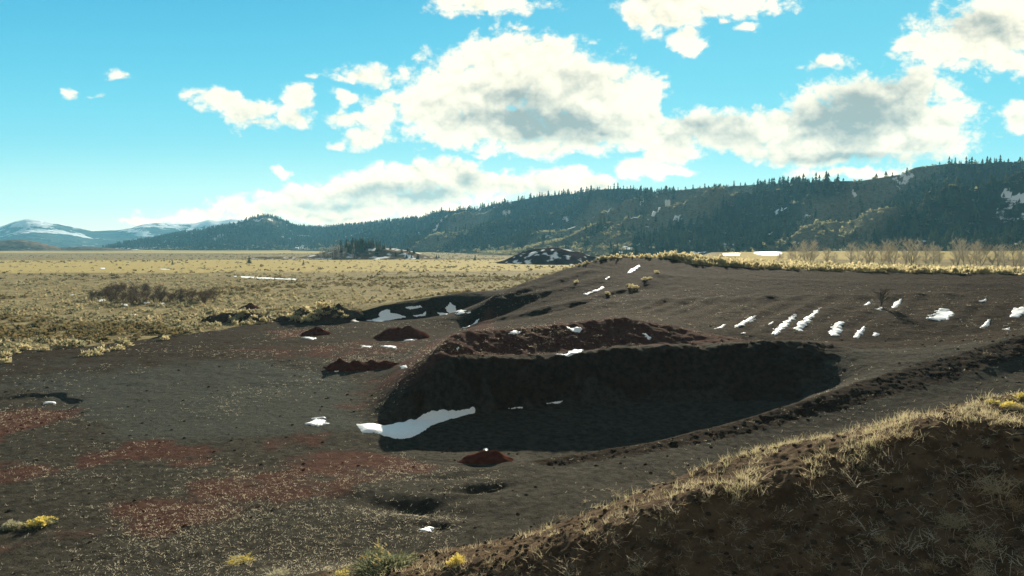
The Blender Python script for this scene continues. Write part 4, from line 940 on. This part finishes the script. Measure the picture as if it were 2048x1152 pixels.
    for k in range(5):
        g = np.random.default_rng(895 + k); a = np.arange(6) * math.pi / 3; ring = lambda z_, r_: np.stack([np.cos(a) * r_ * g.uniform(.7, 1.2, 6), np.sin(a) * r_ * g.uniform(.7, 1.2, 6), z_ + g.normal(size=6) * .06], 1)
        V = np.vstack([ring(-.1, .5), ring(.25, .42), [[0, 0, .48]]]); rk.append((V, np.array([(i, (i + 1) % 6, 6 + (i + 1) % 6) for i in range(6)] + [(i, 6 + (i + 1) % 6, 6 + i) for i in range(6)] + [(6 + i, 6 + (i + 1) % 6, 12) for i in range(6)])))
    n = 34000; a = RNG.uniform(R(-40), R(39), n); r = np.exp(RNG.uniform(math.log(12.5), math.log(75), n)); x, y = r * np.sin(a), r * np.cos(a); gz = zones(x, y, r)
    bmk = sstep(-.6, .5, sdf(x, y, BERM)); bk = sstep(-.8, .2, sdf(x, y, BANKFACE)); dens = np.clip(.02 + .3 * fbm(x, y, 4, 3, 461), .02, 1) + .5 * bmk + .3 * bk + .25 * gz['fore']
    k = (RNG.random(n) < dens) & (gz['grass'] < .4); sz_ = (.03 + .10 * RNG.random(k.sum()) ** 3 + .0 * bmk[k]) * (1 + r[k] / 45)
    rd = gz['red'][k] > .45; P_ = on(np.stack([x, y], 1)[k], None, .0)
    put_scatter('gravel', MAT['brown'], rk, P_[~rd], sz_[~rd], 'loose dark cinder stones strewn over the pit floor and banks', 'gravel', sz=sz_[~rd] * .7)
    put_scatter('red_gravel', MAT['red'], rk, P_[rd], sz_[rd], 'loose red cinder stones in the red patches of the pit floor', 'gravel', sz=sz_[rd] * .7)
    n = 26000; px = RNG.uniform(960, 2048, n); py = RNG.uniform(560, 680, n); xy = raycast(px, py); q = sdf(xy[:, 0], xy[:, 1], FURROW)
    band = plan([(1080, 640), (1200, 606), (1400, 598), (1640, 592), (1900, 590), (2040, 600), (2040, 612), (1700, 622), (1560, 640), (1400, 652), (1250, 634)])
    bq = sstep(-2, 3, sdf(xy[:, 0], xy[:, 1], band) + 3 * fbm(xy[:, 0], xy[:, 1], 5, 3, 451)); k = RNG.random(n) < .05 + .95 * bq * np.interp(px, [1000, 1700, 2048], [1, .7, .3])
    put_scatter('slope_weeds', MAT['slopeweed'], fl, on(xy[k], None, .01), RNG.uniform(.6, 2.0, k.sum()), 'short dry weeds in pale bands across the dark slope below the rim', 'weeds')

# ------------------------------------------------------------------ cinder piles
PILES = []
def pile_z(X, Y):
    z = ground_z(X, Y)
    for c, rx, ry, h, peaks, seed in PILES:
        for qx, qy, qh in peaks:
            d = np.sqrt(((X - c[0] - qx * rx) / rx) ** 2 + ((Y - c[1] - qy * ry) / ry) ** 2)
            z = np.maximum(z, ground_z(c[:1], c[1:2])[0] + h * qh * np.clip(1 - d / .95, 0, 1) ** .9)
    return z
def pile(px, py, rx, ry, h, mat, lab, peaks=((0, 0, 1),), seed=0):
    c = raycast([px], [py], ground_z)[0]; n = 64; PILES.append((c, rx, ry, h, peaks, seed)); rr = np.linspace(0, 1.15, 26); aa = np.linspace(0, 2 * math.pi, n, endpoint=False); A, B = np.meshgrid(aa, rr)
    X = np.cos(A) * B * rx; Y = np.sin(A) * B * ry; Zp = np.zeros_like(X)
    for qx, qy, qh in peaks:
        d = np.sqrt(((X - qx * rx) / rx) ** 2 + ((Y - qy * ry) / ry) ** 2); Zp = np.maximum(Zp, h * qh * np.clip(1 - d / .95, 0, 1) ** .9)
    Zp = Zp * (1 + .40 * fbm(X + seed, Y, rx * .45, 4, seed)) + .09 * h * fbm(X + seed, Y, rx * .15, 2, seed + 4); ed = sstep(.85, 1.15, B)
    gz = ground_z(c[0] + X, c[1] + Y); g0 = float(ground_z(c[:1], c[1:2])[0]); V = np.stack([X, Y, gz - g0 + np.maximum(Zp, 0.01) - .12 * ed], -1)
    j, i = np.meshgrid(np.arange(25), np.arange(n), indexing='ij'); i2 = (i + 1) % n; Fq = np.stack([j * n + i, j * n + i2, (j + 1) * n + i2, (j + 1) * n + i], -1).reshape(-1, 4)
    put('cinder_pile', mesh_from('cinder_pile', V.reshape(-1, 3), Fq, [MAT[mat]], True), lab, 'cinder pile', loc=(c[0], c[1], g0))
def build_piles():
    pile(972, 922, 1.75, .9, .8, 'red', 'low smooth red cinder mound at the near edge of the shaded pit', seed=1)
    pile(803, 674, 3.2, 2.4, 1.45, 'darkred', 'twin peaked dark red cinder pile in the middle of the far pit floor', ((-.28, 0, .95), (.32, .1, 1)), 2)
    pile(632, 668, 2.2, 1.6, .95, 'darkred', 'single dark red cinder pile left of the twin peaked one', seed=3)
    pile(498, 617, 2.0, 2.0, 1.0, 'darkred', 'small dark red pile out on the straw plain behind the brushy dirt mound', seed=4)
    pile(478, 643, 5.2, 3.0, 1.7, 'brown', 'long brown dirt mound overgrown with sagebrush at the edge of the plain', ((-.35, 0, .8), (.2, 0, 1), (.55, 0, .6)), 5)
    pile(640, 640, 6.0, 3.2, 2.4, 'brown', 'brown mound covered in sagebrush at the left end of the far cut bank', ((-.4, 0, .7), (.1, 0, 1), (.5, 0, .9)), 6)
    pile(705, 738, 2.3, 1.0, 1.1, 'darkred', 'lumpy dark red cut heap beside the black pad, left part', ((-.5, 0, .9), (.1, 0, .8)), 7)
    pile(752, 734, 1.9, .9, .8, 'darkred', 'lumpy dark red cut heap beside the black pad, right part', ((-.2, 0, .9), (.4, 0, .7)), 8)

# ------------------------------------------------------------------ snow patches
def snow(poly, lab, group=None, wob=.5, thick=.045, fn=None, cell=None, edge=.12):
    fn = fn or ground_z; P = plan(poly, base_z); lo, hi = P.min(0) - .6, P.max(0) + .6; w = hi - lo
    st = cell or max(.05, min(.22, math.sqrt(w[0] * w[1]) / 70)); nx, ny = int(w[0] / st) + 2, int(w[1] / st) + 2
    if nx * ny > 60000: k = math.sqrt(nx * ny / 60000); st *= k; nx, ny = int(w[0] / st) + 2, int(w[1] / st) + 2
    X, Y = np.meshgrid(lo[0] + np.arange(nx) * st, lo[1] + np.arange(ny) * st); area = abs(float(np.sum(P[:, 0] * np.roll(P[:, 1], -1) - P[:, 1] * np.roll(P[:, 0], -1)))) / 2; sc = max(.18, min(1.2, area / float(np.sum(np.hypot(*(P - np.roll(P, -1, 0)).T))) * 1.6))
    s_ = sdf(X, Y, P) + wob * sc * (fbm(X, Y, sc * 1.6, 3, 501) + .8 * fbm(X, Y, sc * .45, 2, 503)) - edge * sc * (1.0 if group and 'furrow' in group else 1)
    Zs = fn(X, Y) + np.where(s_ > 0, .035 + np.minimum(thick, s_ * .35), -.05 + .085 * np.clip(1 + s_ / st, 0, 1))
    cellmax = np.maximum(np.maximum(s_[:-1, :-1], s_[1:, :-1]), np.maximum(s_[:-1, 1:], s_[1:, 1:])) > 0
    Fq = grid_faces(ny, nx)[cellmax.ravel()]
    if not len(Fq): return
    used = np.unique(Fq); mp = np.zeros(nx * ny, int); mp[used] = np.arange(len(used)); V = np.stack([X.ravel(), Y.ravel(), Zs.ravel()], 1)[used]; o = V.mean(0)
    put('snow_patch', mesh_from('snow_patch', V - o, mp[Fq], [MAT['snow']], True), lab, 'snow patch', group, loc=o)
def build_snow():
    snow([(716, 848), (740, 847), (768, 853), (800, 846), (850, 832), (900, 824), (947, 819), (946, 824), (905, 836), (880, 845), (862, 851), (845, 862), (822, 876), (795, 877), (770, 872), (755, 864), (725, 864)], 'long pointed snow drift along the foot of the dark bank, largest in the pit', wob=.12, thick=.12, edge=-.05)
    snow([(597, 848), (615, 845), (630, 837), (648, 838), (655, 848), (628, 852), (610, 850)], 'snow patch on the open black floor left of the long drift')
    snow([(622, 836), (650, 834), (653, 836), (625, 838)], 'thin sliver of snow just above the patch on the black floor', wob=.3)
    snow([(87, 799), (112, 798), (113, 801), (88, 802)], 'small snow strip under the little cut on the left')
    snow([(1134, 655), (1148, 653), (1164, 659), (1160, 666), (1143, 663)], 'snow patch high on the dark red face')
    snow([(1108, 711), (1130, 707), (1145, 699), (1172, 698), (1160, 708), (1135, 713)], 'snow lying at the foot of the dark red face above the bank crest', wob=.3)
    snow([(1018, 668), (1030, 661), (1042, 664), (1032, 672)], 'small ragged snow spot left on the dark red face', wob=.6)
    snow([(911, 696), (918, 692), (916, 700)], 'tiny snow spot at the left end of the dark red face')
    snow([(1284, 668), (1292, 668), (1302, 676), (1298, 680)], 'thin snow dots right on the dark red face', wob=.7)
    snow([(928, 656), (954, 640), (956, 643), (934, 658)], 'narrow snow streak at the left foot of the quarry hill')
    snow([(1016, 814), (1046, 814), (1044, 817), (1018, 817)], 'short thin snow line right of the long drift', wob=.3, cell=.06)
    snow([(1088, 807), (1112, 804), (1125, 801), (1118, 806), (1095, 809)], 'second thin snow line on the dark bank, farther right', wob=.3, cell=.06)
    snow([(963, 905), (970, 896), (978, 899), (972, 905)], 'snow spot behind the low red mound')
    snow([(838, 1058), (852, 1047), (868, 1046), (858, 1054)], 'snow spot in the black hollow in front of the foreground crest')
    snow([(730, 641), (752, 637), (768, 620), (774, 614), (780, 624), (808, 631), (812, 634), (790, 638), (758, 643)], 'biggest snow bank at the foot of the far cut bank', wob=.35)
    snow([(698, 637), (710, 638), (716, 644), (702, 644)], 'small snow patch left of the big white one under the far cut bank')
    snow([(810, 615), (840, 611), (846, 615), (820, 619)], 'flat snow strip higher on the far cut bank', wob=.4)
    snow([(826, 631), (845, 628), (852, 623), (850, 632), (832, 634)], 'snow patch between the two larger ones at the far cut bank')
    snow([(872, 623), (895, 627), (893, 630), (880, 630)], 'narrow snow patch at the middle foot of the far cut bank')
    snow([(893, 616), (900, 606), (912, 615), (920, 621), (942, 625), (938, 629), (915, 628)], 'bright snow patch at the right end of the far cut bank')
    snow([(807, 682), (812, 675), (832, 678), (829, 682)], 'snow beside the twin peaked red pile', wob=.6)
    snow([(604, 674), (620, 674), (634, 677), (622, 680)], 'snow patch in front of the single red pile')
    snow([(722, 692), (742, 693), (740, 695), (724, 695)], 'thin snow strip on the far floor, left one of a pair')
    snow([(760, 692), (790, 693), (792, 698), (775, 697)], 'thin snow strip on the far floor, right one of a pair')
    snow([(664, 744), (682, 745), (684, 747), (668, 748)], 'snow at the foot of the left lumpy heap', wob=.5)
    snow([(704, 743), (730, 737), (738, 738), (722, 745)], 'snow between the two lumpy heaps', wob=.7)
    snow([(800, 738), (812, 735), (814, 738), (803, 740)], 'snow spot right of the lumpy heaps')
    snow([(1255, 546), (1262, 538), (1278, 530), (1282, 532), (1272, 540), (1262, 545)], 'white snow streak just below the sagebrush at the top of the slope', wob=.4)
    snow([(1166, 588), (1185, 583), (1205, 573), (1210, 574), (1195, 582), (1172, 590)], 'broken snow streak across the left of the upper slope', wob=.9, edge=.1)
    snow([(1209, 559), (1219, 554), (1220, 556), (1212, 561)], 'small snow streak above the broken one on the upper slope')
    g = 'snow streaks in the furrows of the dark slope'
    for poly, lab, wb in (([(1430, 658), (1442, 652), (1452, 648), (1446, 655)], 'leftmost short snow streak in the furrows', .7), ([(1470, 656), (1485, 646), (1510, 633), (1508, 638), (1480, 656)], 'thin dotted snow streak, second furrow from the left', 1.0),
                          ([(1546, 668), (1552, 657), (1570, 644), (1590, 630), (1592, 633), (1576, 650), (1552, 671)], 'long bright snow streak in the furrow left of its twin', .8), ([(1590, 660), (1598, 650), (1622, 630), (1638, 616), (1636, 624), (1612, 650), (1600, 664)], 'long snow streak in the furrow right of its twin', .9),
                          ([(1660, 674), (1662, 658), (1675, 644), (1688, 645), (1682, 660), (1672, 674)], 'broad snow patch right of the two long streaks', .6), ([(1708, 676), (1716, 664), (1730, 652), (1726, 666), (1716, 677)], 'narrow snow streak right of the broad patch', .7), ([(1745, 671), (1750, 664), (1758, 668), (1752, 673)], 'small snow dot low on the furrowed slope', .6),
                          ([(1862, 640), (1866, 622), (1886, 618), (1902, 624), (1904, 640), (1880, 643)], 'large square snow patch on the right of the furrowed slope', .6), ([(1728, 610), (1738, 603), (1742, 606), (1734, 612)], 'snow dot left of the leafless shrub', .5), ([(1784, 614), (1790, 604), (1804, 598), (1800, 608), (1790, 615)], 'snow streak right of the leafless shrub', .6),
                          ([(1750, 619), (1765, 615), (1762, 620)], 'faint snow just below the leafless shrub', .8), ([(1962, 656), (1970, 646), (1980, 640), (1976, 652)], 'dotted snow streak low near the right edge', 1.0), ([(1957, 605), (1972, 598), (1974, 601), (1962, 606)], 'small high snow streak near the right edge', .5), ([(2020, 634), (2030, 620), (2056, 614), (2056, 624), (2034, 634)], 'snow patch cut by the right edge', .7), ([(2006, 659), (2020, 655), (2018, 660)], 'tiny low snow patch near the right edge', .5), ([(1480, 668), (1492, 664), (1490, 668)], 'tiny snow dot low below the second furrow', .5), ([(1536, 652), (1546, 645), (1544, 651)], 'snow dot between the dotted streak and the long streak', .5)):
        snow(poly, lab, g, wb)
    snow([(1446, 508), (1480, 507), (1478, 511), (1450, 511)], 'flat snow strip at the near side of the tan field', thick=.1, cell=.5); snow([(1505, 504), (1545, 503), (1558, 508), (1540, 512), (1515, 508)], 'broad curved snow patch on the tan field beyond the rim', cell=.5)
    snow([(468, 553), (520, 555), (560, 557), (595, 558), (590, 560), (530, 558), (475, 556)], 'long white snow strip across the straw plain', wob=.6, cell=.4)
    for poly, lab in (([(192, 602), (205, 599), (212, 601), (200, 604)], 'leftmost snow spot under the thicket'), ([(240, 608), (256, 609), (254, 612), (244, 611)], 'second snow spot from the left under the thicket'), ([(288, 605), (300, 604), (298, 608), (290, 608)], 'snow spot under the middle of the thicket'), ([(305, 611), (328, 605), (330, 612), (310, 613)], 'rightmost snow spot under the thicket'), ([(200, 536), (210, 536), (209, 538), (202, 538)], 'tiny far snow strip on the plain at the left'), ([(320, 537), (340, 538), (338, 539), (322, 539)], 'tiny far snow strip on the plain beyond the thicket'), ([(140, 588), (148, 588), (147, 590), (141, 590)], 'lone snow dot on the plain left of the thicket'), ([(258, 628), (272, 629), (270, 631), (260, 631)], 'lone snow dot on the plain below the thicket')):
        snow(poly, lab, 'snow spots on the plain', .3, cell=.2)

SC.cycles.volume_bounces = 0; SC.cycles.max_bounces = 5; SC.cycles.diffuse_bounces = 2; SC.cycles.transparent_max_bounces = 8
build_camera(); build_sky(); build_ground(); build_ridge(); build_mountains(); build_haze()
make_mats(); build_knolls(); build_forest(); build_bare_trees(); build_piles(); build_sage(); build_weeds(); build_snow()
print('script', time.time() - T0)
